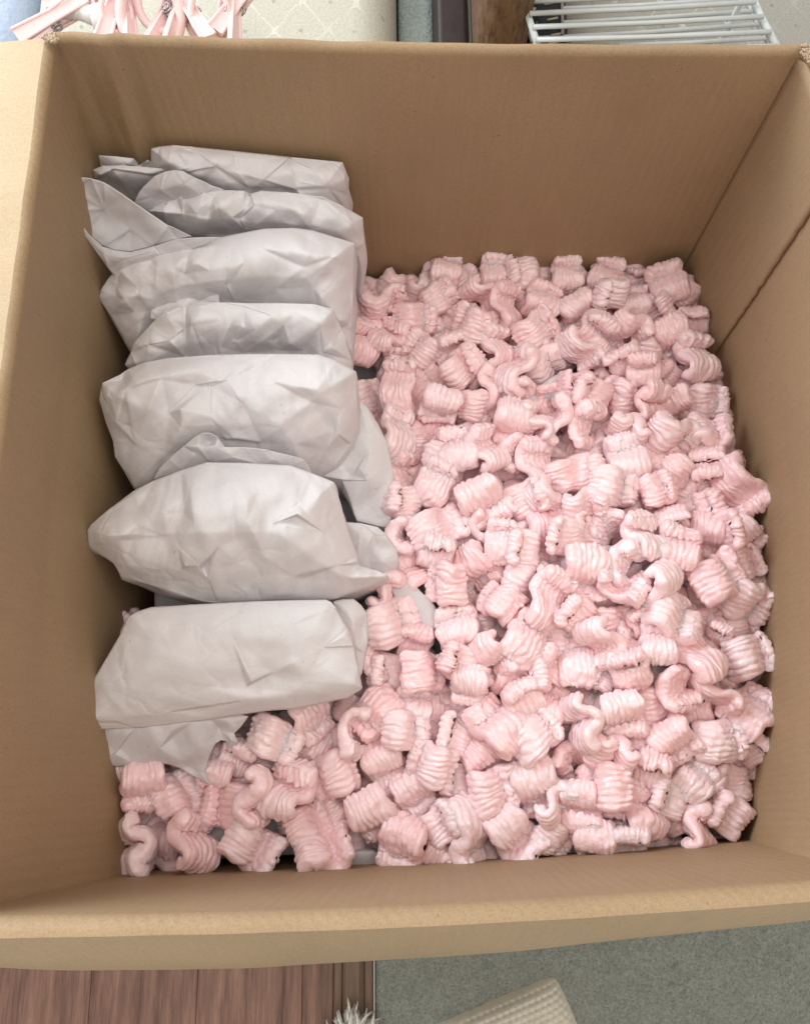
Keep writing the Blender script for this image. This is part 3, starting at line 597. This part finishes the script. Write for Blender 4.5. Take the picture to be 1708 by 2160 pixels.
def drop(V, px, py, L, size):
    """rest the peanut (rotated verts V) on what lies below it along the sight line"""
    zt = pile_z(px, py) + {-2: -.032, -1: -.020, 0: -.012, 1: .001, 2: .014}[L]
    c0 = U(px, py, zt); W = V + c0; X, Y, Dp = PROJ(W)
    gi = np.clip((X / CELL).astype(int), 0, GW - 1); gj = np.clip((Y / CELL).astype(int), 0, GH - 1)
    back = np.full((GW, GH), -1e9); np.maximum.at(back, (gi, gj), Dp); m = back > 0
    gap = np.sort((top[m] - back[m])); d = gap[int(len(gap) * .14)]
    d = max(-.014, min(.010, d))
    ray = (c0 - CAM_LOC); ray /= np.dot(ray, -MC[:, 2]); c = c0 + ray * d
    X, Y, Dp = PROJ(V + c)
    gi = np.clip((X / CELL).astype(int), 0, GW - 1); gj = np.clip((Y / CELL).astype(int), 0, GH - 1)
    np.minimum.at(top, (gi, gj), Dp)
    return c
# deep layer: the ones nobody can tell apart any more
POLY = [(755, 620), (890, 575), (1010, 560), (1420, 560), (1470, 650), (1490, 780), (1520, 900), (1570, 1010), (1560, 1150), (1590, 1270), (1600, 1400), (1610, 1500), (1570, 1600), (1530, 1745), (900, 1805), (310, 1820), (250, 1640), (520, 1540), (770, 1450), (790, 1300), (800, 1000), (740, 760)]
GAPS = [(870, 1262, 44), (900, 1320, 30), (600, 1775, 62), (500, 1790, 50), (690, 1810, 40), (850, 1830, 70), (1305, 1370, 46), (1330, 1300, 34), (1480, 1690, 42), (946, 1388, 26), (1160, 815, 30), (760, 790, 26), (1440, 640, 22), (1060, 1500, 8)]
def inside(x, y):
    c = False; n = len(POLY)
    for i in range(n):
        x1, y1 = POLY[i]; x2, y2 = POLY[(i+1) % n]
        if (y1 > y) != (y2 > y) and x < (x2 - x1) * (y - y1) / (y2 - y1) + x1: c = not c
    return c
LOW = {k: peanut_geo(k[0], 100 * ord(k[0]) + k[1], 22, 3).astype(float) for k in [('s', 0), ('s', 3), ('f', 1), ('f', 5), ('f', 8), ('c', 2)]}
lv, lf = [], []
for L in (-2, -1):
    y = 560
    while y < 1840:
        x = 240
        while x < 1640:
            qx, qy = x + rr.uniform(-16, 16), y + rr.uniform(-16, 16)
            if inside(qx, qy) and not any((qx-a)**2 + (qy-b)**2 < (r_ + 34)**2 for a, b, r_ in GAPS):
                key = rr.choice(list(LOW)); P = LOW[key]; V = P.reshape(-1, 3)
                R = view_frame(qx, qy) @ rz(rr.uniform(0, 6.28)) @ ry(rr.gauss(0, .6)) @ rx(rr.gauss(0, .5))
                V = V @ R.T; c = drop(V, qx, qy, L, 1); o = len(lv) and sum(len(a) for a in lv)
                M = P.shape[1]; lv.append(V + c); lf += [tuple(reversed([a + o for a in f])) for f in peanut_faces(P.shape[0], M)]
            x += 54 if L == -1 else 64
        y += 54 if L == -1 else 62
LV = np.concatenate(lv); lay = obj('packing_peanuts', mesh('packing_peanuts', LV - np.array([0, 0, -.27]), lf, FOAM), None, 'buried pink foam peanuts filling the gaps beneath the ones on top', 'packing peanuts', None, 'stuff'); lay.location = (0, 0, -.27)
# the ones that can be told apart
items.sort(key=lambda d: d['L'] + rr.uniform(-.05, .05))
placed = []
PN = {k: v for k, v in PG.items()}
for n, d in enumerate(items):
    k = d['k']; tilt, pitch = ROT[k]
    if k == 'F': fam, q = ('f', rr.randrange(KN['f'])) if rr.random() < .8 else ('s', rr.randrange(KN['s']))
    elif k == 'C': fam, q = 'c', rr.randrange(KN['c'])
    elif k == 'E': fam, q = ('s', rr.randrange(KN['s'])) if rr.random() < .6 else ('f', rr.randrange(KN['f']))
    else: fam, q = ('s', rr.randrange(KN['s'])) if rr.random() < .85 else ('w', rr.randrange(KN['w']))
    j = 9 if d['L'] else 16
    ang = d['a'] - 90
    if k == 'E': ang = d['a']
    if k == 'C': ang = d['a']
    if k in 'F': pitch = rr.gauss(0, 10)
    R = view_frame(d['px'], d['py']) @ rz(math.radians(ang + rr.gauss(0, 4))) @ ry(math.radians(tilt + rr.gauss(0, j))) @ rx(math.radians(pitch + rr.gauss(0, 5)))
    sz = d['s'] * rr.uniform(.97, 1.05) * .98
    V = PN[fam, q] * sz @ R.T
    c = drop(V, d['px'], d['py'], d['L'], sz)
    M4 = Matrix(np.block([[R * sz, c[:, None]], [np.zeros((1, 3)), np.ones((1, 1))]]).tolist())
    d.update(fam=fam, q=q, M=M4, c=c, V=V + c); placed.append(d)

# ---- labels: what it looks like, then what it lies against
def ordinal(n):
    W = ['', 'first', 'second', 'third', 'fourth', 'fifth', 'sixth', 'seventh', 'eighth', 'ninth', 'tenth', 'eleventh', 'twelfth', 'thirteenth', 'fourteenth', 'fifteenth', 'sixteenth', 'seventeenth', 'eighteenth', 'nineteenth', 'twentieth']
    return W[n] if n < len(W) else f'{n}th'
def look(d):
    k = d['k']; big = 'large ' if d['s'] >= 1.2 else 'small ' if d['s'] <= .85 else ''
    return big + {'F': 'flat ribbed pink peanut', 'H': 'half turned wavy pink peanut', 'K': 'half turned wavy pink peanut', 'S': 'pink S-shaped peanut on edge', 'Z': 'pink S-shaped peanut on edge', 'E': 'rolled pink peanut', 'C': 'pink hook-shaped peanut on edge'}[k]
right_edge = lambda y: np.interp(y, [560, 650, 780, 900, 1010, 1270, 1400, 1500, 1600, 1760], [1440, 1480, 1500, 1550, 1600, 1625, 1630, 1645, 1600, 1555])
left_edge = lambda y: np.interp(y, [560, 700, 900, 1030, 1200, 1300, 1450], [760, 750, 800, 830, 835, 780, 770])
zones = {}
for d in placed:
    x, y = d['px'], d['py']
    if d['L'] == 0: continue
    if x > right_edge(y) - 62: zones.setdefault('R', []).append(d); d['zone'] = 'R'
    elif y < 625 and x > 860: zones.setdefault('T', []).append(d); d['zone'] = 'T'
    elif y > np.interp(x, [250, 1560], [1790, 1715]) - 22: zones.setdefault('B', []).append(d); d['zone'] = 'B'
    elif x < left_edge(y) + 62 and y < 1450: zones.setdefault('P', []).append(d); d['zone'] = 'P'
for zn, key, txt in (('R', 'py', 'along the right wall, {} from the back'), ('T', 'px', 'along the back wall, {} from the parcels'), ('B', 'px', 'along the front wall, {} from the left wall'), ('P', 'py', 'beside the wrapped parcels, {} from the back')):
    for n, d in enumerate(sorted(zones.get(zn, []), key=lambda d: d[key])): d['label'] = look(d) + ' ' + txt.format(ordinal(n + 1))
BANDS = [(0, 'behind the fourth parcel'), (640, "level with the fourth parcel's rear edge"), (690, "level with the fourth parcel's front edge"), (750, "level with the fifth parcel's rear edge"), (815, "level with the fifth parcel's middle"),
         (880, "level with the fifth parcel's front"), (945, "level with the curled paper edge"), (1015, "level with the sixth parcel's rear"), (1085, "level with the sixth parcel's tip"), (1155, "level with the sixth parcel's front"),
         (1225, "behind the seventh parcel"), (1290, "level with the seventh parcel's rear"), (1360, "level with the seventh parcel's middle"), (1430, "level with the seventh parcel's front"), (1500, "level with the seventh parcel's front edge"),
         (1560, "level with the torn sheet"), (1625, "level with the torn sheet's tip"), (1680, "in front of the torn sheet"), (1735, 'just behind the front wall')]
rows = {}
for d in placed:
    if 'label' not in d: rows.setdefault(max(i for i, b in enumerate(BANDS) if d['py'] >= b[0]), []).append(d)
for i, ds in rows.items():
    for n, d in enumerate(sorted(ds, key=lambda d: d['px'])):
        d['label'] = f"{look(d) if d['L'] else 'half buried peanut'} {BANDS[i][1]}, {ordinal(n + 1)} from left"
for d in placed:
    o = obj('foam_peanut', PROTO[d['fam'], d['q']], None, d['label'], 'packing peanut', 'pink foam packing peanuts in the box'); o.matrix_world = d['M']

# ------------------------------------------------------------ floor in front of the box
FZ = -.42
def woodmat(name, a, b):
    m = MT(name); c = m.coord(scale=(1, .06, 1)); oi = m.n('ShaderNodeObjectInfo')
    off = m.n('ShaderNodeVectorMath', _operation='ADD'); m.l(c, off.inputs[0])
    cb = m.n('ShaderNodeCombineXYZ'); m.l(m.math('MULTIPLY', oi.outputs['Random'], 9.0), cb.inputs[0]); m.l(m.math('MULTIPLY', oi.outputs['Random'], 31.0), cb.inputs[1]); m.l(cb.outputs[0], off.inputs[1])
    v = off.outputs[0]
    g = m.noise(v, 90, 8, .72); g2 = m.noise(v, 620, 4, .7); g3 = m.noise(v, 12, 2)
    col = m.ramp(g, [(.3, a), (.5, tuple((x+y)/2 for x, y in zip(a, b))), (.7, b)])
    col = m.mix(1, col, m.ramp(g2, [(.3, (.75, .75, .75)), (.65, (1.12, 1.12, 1.12))]), 'MULTIPLY')
    col = m.mix(1, col, m.ramp(g3, [(.3, (.8, .75, .75)), (.7, (1.15, 1.15, 1.15))]), 'MULTIPLY')
    return m.set(Base_Color=col, Roughness=.42, Specular_IOR_Level=.4, Normal=m.bump(g2, .0005, .6))
WOOD = woodmat('reddish_laminate', (.07, .030, .022), (.31, .170, .115)); STRIP = woodmat('brown_threshold', (.12, .072, .045), (.22, .14, .09))
floor = obj('floor', None, None, kind='structure'); floor.location = (0, 0, FZ)
xs = [U(v, 2100, FZ)[0] for v in (-190, -30, 190, 415, 637, 703)]
def plank(name, x0, x1, mat, z, bev=.0012, parent=floor):
    y0, y1 = -1.0, -.20
    prof = [(x0, z - .02), (x0, z - bev), (x0 + bev, z), (x1 - bev, z), (x1, z - bev), (x1, z - .02)]
    V = [(x, y, zz) for y in (y0, y1) for x, zz in prof]; n = len(prof)
    F = [(i, i+1, n+i+1, n+i) for i in range(n-1)] + [tuple(reversed(range(n))), tuple(range(n, 2*n))]
    return obj(name, mesh(name, V, F, mat, False), parent)
for a, b in zip(xs[:-1], xs[1:]): plank('plank', a + .00015, b - .00015, WOOD, .0, .0005)
xx = [U(v, 2100, FZ)[0] for v in (703, 722, 765, 788)]
plank('threshold_strip', xx[0] + .0004, xx[1], STRIP, .003); plank('threshold_strip', xx[1] + .0005, xx[2], STRIP, .006, .003); plank('threshold_strip', xx[2] + .0005, xx[3], STRIP, .003, .002)
def carpetmat(name, a, b):
    m = MT(name); c = m.coord(); g = m.noise(c, 420, 3, .7); g2 = m.noise(c, 45, 3); 
    col = m.ramp(g, [(.3, a), (.68, b)]); col = m.mix(1, col, m.ramp(g2, [(.3, (.94, .94, .94)), (.7, (1.05, 1.05, 1.05))]), 'MULTIPLY')
    return m.set(Base_Color=col, Roughness=.95, Specular_IOR_Level=.1, Normal=m.bump(g, .004, .9))
CARPET = carpetmat('grey_green_carpet', (.21, .22, .19), (.38, .395, .345))
cx0 = xx[3] + .0008
n = 260
gx = np.linspace(cx0, .75, n); gy = np.linspace(-1.0, -.2, n)
G2 = np.stack([*np.meshgrid(gx, gy), np.zeros((n, n))], -1); G2[..., 2] = FZ + .004 + .0007 * RNG.normal(size=(n, n)) ; G2[:, 0, 2] = FZ - .004
V, F = gridmesh(G2); obj('carpet', mesh('carpet', V, F, CARPET), None, kind='structure')
n = 160
gx = np.linspace(-1.6, 1.6, n); gy = np.linspace(-.2, 2.6, n)
G2 = np.stack([*np.meshgrid(gx, gy), np.zeros((n, n))], -1); G2[..., 2] = FZ - .002 + .003 * RNG.normal(size=(n, n))
V, F = gridmesh(G2); obj('carpet', mesh('carpet', V, F, carpetmat('window_bright_carpet', (.45, .52, .49), (.68, .75, .72))), None, kind='structure')  # brightness of the window light is put into this carpet's colour

# knitted corner and fringe
def plainmat(name, col, rough=.6, spec=.4, bs=0, bd=0, **kw):
    m = MT(name); c = m.coord(); g = m.noise(c, 30, 3)
    cc = m.ramp(g, [(.3, tuple(x * .9 for x in col)), (.7, tuple(min(1, x * 1.07) for x in col))])
    m.set(Base_Color=cc, Roughness=rough, Specular_IOR_Level=spec)
    if bs: m.l(m.bump(m.noise(c, bs, 3), bd, .7), m.b.inputs['Normal'])
    return m.m
KNIT = plainmat('cream_wool', (.66, .62, .52), .9, .1, 900, .001)
def knit(label):
    pts = [(930, 2175), (1000, 2138), (1080, 2112), (1150, 2082), (1185, 2068), (1207, 2070), (1222, 2090), (1236, 2125), (1250, 2175), (1262, 2300), (900, 2300)]
    W = np.array([U(x, y, FZ + .03) for x, y in pts]); c = W.mean(0); root = thing('knitted_blanket', label, 'blanket', (c[0], c[1], FZ))
    a, b = U(1185, 2068, FZ + .03), U(930, 2178, FZ + .03); e1 = (b - a) / np.linalg.norm(b - a); d = U(1262, 2250, FZ + .03); e2 = (d - a); L1, L2 = .125, .11; e2 /= np.linalg.norm(e2)
    n1, n2 = 230, 200; P = np.zeros((n1, n2, 3))
    for i, s in enumerate(np.linspace(-1, 1, n1)):
        for j, t in enumerate(np.linspace(-1, 1, n2)):
            # rounded corner pillow: s,t across the piece
            ss, tt = (s + 1) / 2 * L1, (t + 1) / 2 * L2
            r0 = .012; 
            edge = min(ss, tt) ; h = .024 * (1 - math.exp(-min(ss, L1 - ss) / .006)) * (1 - math.exp(-min(tt, L2 - tt) / .006))
            row = int(tt / .0052)
            k = abs(math.sin(math.pi * tt / .0052)) ** .6 * abs(math.sin(math.pi * (ss / .0062 + .5 * (row % 2)))) ** .5
            sh = .004 * (math.exp(-(ss + tt) / .006))
            P[i, j] = a + e1 * (ss + sh) + e2 * (tt + sh) + np.array([0, 0, -.03 + h + .0032 * k * min(1, h / .016)])
    V, F = gridmesh(P); m = mesh('knit', local(V, root), [tuple(reversed(f)) for f in F], KNIT); obj('knit', m, root)
knit('cream chunky knitted corner lying on the grey green carpet in front of the box')
tp = U(752, 2185, FZ + .012); V, F = [], []; tas = thing('tassel', 'off-white frayed yarn tassel on the edge of the wood floor by the carpet', 'tassel', (tp[0], tp[1], FZ))
parts = []
for k in range(170):
    a = math.radians(rr.gauss(90, 42)); L = rr.uniform(.010, .021); b1 = rr.gauss(0, .25); st = np.array([rr.gauss(0, .006), rr.gauss(0, .004), rr.uniform(0, .012)])
    p = [st + np.array([math.cos(a + b1 * t * t) * L * t, math.sin(a + b1 * t * t) * L * t, .010 * math.sin(t * 3.0) + rr.uniform(-.0006, .0006)]) for t in (0, .2, .4, .6, .8, 1)]
    parts.append(tube([q + np.array([0, 0, .012]) for q in p], [.0013, .0013, .0013, .0012, .0011, .0008], 6))
V, F = join(parts); y = obj('yarn', mesh('yarn', V, F, plainmat('offwhite_yarn', (.72, .70, .65), .9, .1)), tas); y['kind'] = 'stuff'

# ------------------------------------------------------------ things behind the box
def fabricmat(name, base, line, scale, kind):
    m = MT(name); c = m.coord()
    if kind == 'lattice':
        wr = m.n('ShaderNodeVectorMath', _operation='ADD'); m.l(c, wr.inputs[0])
        nz = m.n('ShaderNodeTexNoise', Scale=40, Detail=1); m.l(c, nz.inputs['Vector']); sb = m.n('ShaderNodeVectorMath', _operation='SCALE'); m.l(nz.outputs[1], sb.inputs[0]); sb.inputs['Scale'].default_value = .008; m.l(sb.outputs[0], wr.inputs[1])
        sx = m.n('ShaderNodeSeparateXYZ'); m.l(wr.outputs[0], sx.inputs[0])
        A = m.math('MULTIPLY', sx.outputs[0], scale); B = m.math('MULTIPLY', m.math('ADD', sx.outputs[1], m.math('MULTIPLY', sx.outputs[2], -.7)), scale * .8)
        f = m.math('ABSOLUTE', m.math('ADD', m.math('SINE', A), m.math('SINE', B)))
        ln = m.ramp(f, [(.03, (.75, .75, .75)), (.11, (0, 0, 0))]); ln = m.mix(1, ln, m.ramp(m.noise(c, 11, 2), [(.42, (.12, .12, .12)), (.58, (1, 1, 1))]), 'MULTIPLY')
        sp = m.math('MULTIPLY', m.math('SINE', A), m.math('SINE', B)); dm = m.ramp(sp, [(.965, (0, 0, 0)), (.985, (.5, .5, .5))])
        col = m.mix(ln, base, line); col = m.mix(dm, col, tuple(x * .5 for x in base))
    else: col = base
    g = m.noise(c, 500, 2); col = m.mix(1, col, m.ramp(g, [(.3, (.88, .88, .88)), (.7, (1.06, 1.06, 1.06))]), 'MULTIPLY')
    return m.set(Base_Color=col, Roughness=.85, Specular_IOR_Level=.2, Normal=m.bump(g, .0006, .7))
def roundbox(name, mat, x0, x1, y0, y1, z0, z1, r, root=None, n=40, puff=0):
    bm = bmesh.new(); bmesh.ops.create_cube(bm, size=1)
    for v in bm.verts: v.co = ((x0+x1)/2 + v.co.x*(x1-x0), (y0+y1)/2 + v.co.y*(y1-y0), (z0+z1)/2 + v.co.z*(z1-z0))
    bmesh.ops.bevel(bm, geom=bm.edges[:] , offset=r, segments=7, affect='EDGES', profile=.5)
    m = bpy.data.meshes.new(name)
    if root is not None: bmesh.ops.translate(bm, verts=bm.verts, vec=-root.location)
    bm.to_mesh(m); bm.free(); m.materials.append(mat); m.shade_smooth(); return m
def at(x, y, z): return U(x, y, z)
CZ = -.10
LAT = fabricmat('cream_lattice_fabric', (.52, .50, .42), (.66, .64, .57), 150, 'lattice'); LAT2 = fabricmat('grey_lattice_fabric', (.34, .325, .285), (.62, .61, .56), 170, 'lattice')
xl, xr = at(45, 40, CZ)[0], at(838, 40, CZ)[0]
c1 = thing('patterned_cushion', 'cream lattice patterned cushion behind the box, under the pink pegs', 'cushion', (.5*(xl+xr), .62, FZ))
obj('cover', roundbox('cover', LAT, xl, xr, .30, 1.3, FZ + .012, CZ, .035, c1), c1)
xl2 = at(1205, 40, CZ)[0]; xr2 = at(1730, 100, CZ)[0]
c2 = thing('patterned_cushion', 'grey lattice patterned cushion behind the white wire rack', 'cushion', (.5*(xl2+xr2), .62, FZ))
obj('cover', roundbox('cover', LAT2, xl2, xr2 + .05, .30, 1.3, FZ + .012, CZ - .03, .03, c2), c2)
bl = thing('bluish_lit_block', 'block painted with bluish window light at the far left behind the box', 'surface', (-.55, .8, FZ))  # bluish window light painted as the block's own colour
obj('fold', roundbox('fold', plainmat('painted_window_blue', (.50, .58, .75), .9, .1, 200, .002), -.95, at(38, 40, CZ - .03)[0], .2, 1.4, FZ + .012, CZ - .03, .03, bl), bl)
pr_ = thing('raised_carpet_strip', 'pale green carpet raised to catch light between the cream cushion and the dark board', 'rug', (*at(880, 40, -.15)[:2], FZ))  # added block: the carpet lifted here so that light reaches it
x8, x9 = at(840, 40, -.15)[0], at(919, 40, -.15)[0]
obj('pile', roundbox('pile', carpetmat('raised_bright_carpet', (.42, .50, .47), (.66, .74, .70)), x8, x9, .33, 1.3, FZ + .012, -.15, .01, pr_), pr_)
dk = thing('dark_board', 'dark maroon upright board between pale carpet and the tan post', 'board', (*at(955, 40, -.2)[:2], FZ))
xa, xb = at(922, 40, -.1)[0], at(986, 40, -.1)[0]
obj('panel', roundbox('panel', plainmat('dark_maroon_board', (.040, .026, .027), .5, .3, 100, .001), xa, xb, .34, .9, FZ + .012, -.10, .004, dk), dk)
xa2 = at(1002, 40, -.1)[0]
obj('edge_strip', roundbox('edge_strip', plainmat('grey_edge', (.22, .20, .17), .6), xb + .0006, xa2 - .001, .35, .9, FZ + .012, -.104, .003, dk), dk)
TAN = MT('tan_suede'); c = TAN.coord(scale=(1, 1, .35)); g = TAN.noise(c, 260, 4, .7)
TAN.set(Base_Color=TAN.ramp(g, [(.35, (.085, .042, .018)), (.6, (.17, .095, .048)), (.8, (.25, .15, .085))]), Roughness=.7, Normal=TAN.bump(g, .0015, .6))
ps = thing('brown_post', 'tan brown rounded post standing behind the box beside the white wire rack', 'post', (*at(1055, 40, -.2)[:2], FZ))
obj('post', roundbox('post', TAN.m, at(1003, 40, -.08)[0], at(1109, 40, -.08)[0], .315, .42, FZ + .012, .06, .018, ps), ps)
bg = thing('black_bag', 'black fabric bag with stitched beige trim seen through the wire rack', 'bag', (*at(1175, 40, -.15)[:2], FZ))
BLK = plainmat('black_fabric', (.022, .023, .028), .7, .3, 300, .001)
obj('body', roundbox('body', BLK, at(1112, 40, -.08)[0], at(1203, 90, -.08)[0], .33, .6, FZ + .012, -.075, .012, bg), bg)
parts = []
for k in range(24):
    p = at(1166, 60, -.075); q = np.array([p[0] + .0015 * (k % 3 - 1), .315 + .007 * k, -.0742])
    parts.append(tube([q + np.array([-.004, 0, 0]), q + np.array([.004, .002, 0])], .0008, 5))
V, F = join(parts); t_ = obj('stitching', mesh('stitching', local(V, bg), F, plainmat('beige_thread', (.4, .33, .24), .8)), bg); t_['kind'] = 'stuff'
p = at(1186, 60, -.073)
V, F = tube([(p[0], .33, -.0735), (p[0] + .004, .42, -.0735), (p[0] + .002, .55, -.0735)], .0012, 6); obj('piping', mesh('piping', local(V, bg), F, plainmat('grey_piping', (.3, .28, .27), .6)), bg)
# wire rack
WH = plainmat('white_coated_wire', (.60, .64, .64), .35, .5)
rk = thing('wire_rack', 'white coated wire rack with two tiers of bars behind the box', 'rack', (*at(1380, 30, -.1)[:2], FZ))
R2 = conv((1250, 0, .7319))
def bar(name, a, b, z, r=.0017, zb=None):
    A, B = R2(*a), R2(*b); P_, Q_ = at(*A, z), at(*B, z if zb is None else zb); V, F = tube([P_, (P_ + Q_) / 2 + np.array([0, 0, -.001]), Q_], r, 10)
    obj(name, mesh(name, local(V, rk), F, WH), rk)
ZR = -.048
for a, b in (((500, 5), (1440, -45)), ((525, 55), (1480, 6)), ((540, 112), (1512, 68)), ((557, 166), (1545, 132)), ((1090, 206), (1570, 192))): bar('wire', a, b, ZR + .004)
for a, b in (((505, 0), (1400, -60)), ((530, 40), (1440, -8)), ((553, 100), (1490, 42)), ((562, 160), (1515, 98)), ((900, 190), (1530, 158))): bar('lower_wire', a, b, ZR - .030, .0016)
bar('frame_bar', (490, -40), (556, 178), ZR, .0024); bar('frame_bar', (1440, -60), (1572, 205), ZR, .0027)
bar('frame_bar', (478, -60), (540, 170), ZR - .034, .0022); bar('frame_bar', (1400, -80), (1545, 195), ZR - .034, .0022)
for x, y in ((556, 176), (1572, 202), (500, -40), (1450, -60)):
    A = R2(x, y); P_ = at(*A, ZR); V, F = tube([P_, (P_[0], P_[1], FZ + .004)], .0025, 8); obj('leg', mesh('leg', local(V, rk), F, WH), rk)
# pink pegs
PK = MT('pale_pink_plastic').set(Base_Color=(.88, .66, .65), Roughness=.3, Specular_IOR_Level=.5); PW = MT('white_plastic').set(Base_Color=(.78, .76, .74), Roughness=.35); ST = MT('steel_wire').set(Base_Color=(.5, .5, .5), Metallic=1.0, Roughness=.3)
def lever(L, wd, sgn):
    """one leg of a peg: tapered bar with an eye at its end"""
    pr = []; n = 24
    out = [(-.5*wd, 0), (-.42*wd, L*.25), (-.30*wd, L*.55), (-.28*wd, L*.75), (-.5*wd, L*.86), (-.45*wd, L*.96), (0, L), (.45*wd, L*.96), (.5*wd, L*.86), (.28*wd, L*.75), (.30*wd, L*.55), (.42*wd, L*.25), (.5*wd, 0)]
    V = []; t = .0032
    def zz(y): u = y / L; return sgn * (.0022 + .0075 * max(0, (.62 - u)) ** 1.2 + .0010 * (u > .8))
    for x, y in out: V.append((x, y - L*.5, zz(y)))
    for x, y in out: V.append((x, y - L*.5, zz(y) + sgn * t))
    m = len(out); F = [tuple(range(m)), tuple(range(2*m - 1, m - 1, -1))] + [(i, (i+1) % m, m + (i+1) % m, m + i) for i in range(m)]
    parts = [(V, F)]
    for s in (-1, 1): parts.append(tube([(s*wd*.46, -L*.5, zz(0) + sgn*t), (s*wd*.34, 0, zz(L*.5) + sgn*t), (s*wd*.46, L*.4, zz(L*.9) + sgn*t)], .0011, 6))
    return join(parts)
pegs = []
LV_ = [lever(.056, .011, 1), lever(.056, .011, -1)]
ml = [mesh('lever', v, [tuple(f) for f in f_], PK, False) for v, f_ in LV_]
for m_ in ml:
    b_ = bmesh.new(); b_.from_mesh(m_); bmesh.ops.recalc_face_normals(b_, faces=b_.faces); b_.to_mesh(m_); b_.free()
ring = [(.0062*math.cos(a), .012 + .0062*math.sin(a), 0) for a in np.linspace(0, 2*math.pi, 20, endpoint=False)]
V, F = tube(ring, .0014, 6, closed=True); mring = mesh('hanging_ring', V, F, PK)
sp = [(-.0075 + .015 * t, -.002 + .0032*math.cos(t*40), .0032*math.sin(t*40)) for t in np.linspace(0, 1, 60)]
V, F = tube(sp, .0006, 5); mspr = mesh('spring', V, F, ST)
big = [(.013*math.cos(a), .016*math.sin(a), 0) for a in np.linspace(0, 2*math.pi, 28, endpoint=False)]
V, F = tube(big, .0026, 8, closed=True); mloop = mesh('loop', V, F, PK)
PEG = [(116, 40, 37, 20, 'pale pink peg furthest left, lying slantwise with its tip over the box corner'), (236, 22, 80, 25, 'pink peg at the end of the white plastic arm, standing nearly upright'), (262, 34, 97, 60, 'narrow pink peg just right of the one at the white arm'),
       (398, 26, 121, 8, 'pink peg with a metal spring, leaning left in the middle of the heap'), (362, 22, 82, 70, 'deep pink peg seen edge on, left of the one with the metal spring'), (484, 26, 92, 62, 'upright pink peg at the right end of the heap, seen edge on'), (500, 8, 60, 20, 'rightmost pink peg, lying behind the upright one'), (180, -14, 25, 30, 'pink peg at the back of the heap above the white arm')]
for x, y, a, tl, lab in PEG:
    p = at(x, y, -.045); o = thing('clothes_peg', lab, 'clothes peg', (p[0], p[1], p[2]), 'pink clothes pegs heaped behind the box')
    o.rotation_euler = (math.radians(8), math.radians(tl), math.radians(a - 90))
    for k, q in (('lever', ml[0]), ('lever', ml[1]), ('spring', mspr)): obj(k, q, o)
for x, y, sx, a, lab in ((318, 30, 1.5, 0, 'large open pink plastic loop in the middle of the heap'), (336, 2, 1.1, 0, 'round pink plastic ring above the large open loop'), (442, 24, .95, 0, 'white-pink plastic eyelet near the right end of the heap'), (246, 26, .75, 20, 'small pink plastic ring at the end of the white arm'), (176, 6, .5, 0, 'tiny pink eyelet above the middle of the white arm')):
    p = at(x, y, -.04); o = obj('plastic_ring', mloop, None, lab, 'plastic ring', 'pink plastic rings among the pegs'); o.location = p; o.scale = (sx, sx, sx); o.rotation_euler = (math.radians(35), math.radians(10), math.radians(a))
A_, B_ = at(125, 36, -.05), at(212, 38, -.045)
arm = thing('hanger_arm', 'thick white plastic arm lying among the pink pegs', 'hanger', tuple(A_ - np.array([0, 0, .01])))
V, F = tube([A_, (A_*2+B_)/3 + np.array([0, .004, .003]), (A_+B_*2)/3 + np.array([0, .002, .002]), B_], [.0045, .006, .006, .007], 10); obj('arm', mesh('arm', local(V, arm), F, PW), arm)
V, F = tube([B_ + np.array([-.004, 0, 0]), B_ + np.array([.004, 0, 0])], .009, 12); obj('collar', mesh('collar', local(V, arm), F, PW), arm)
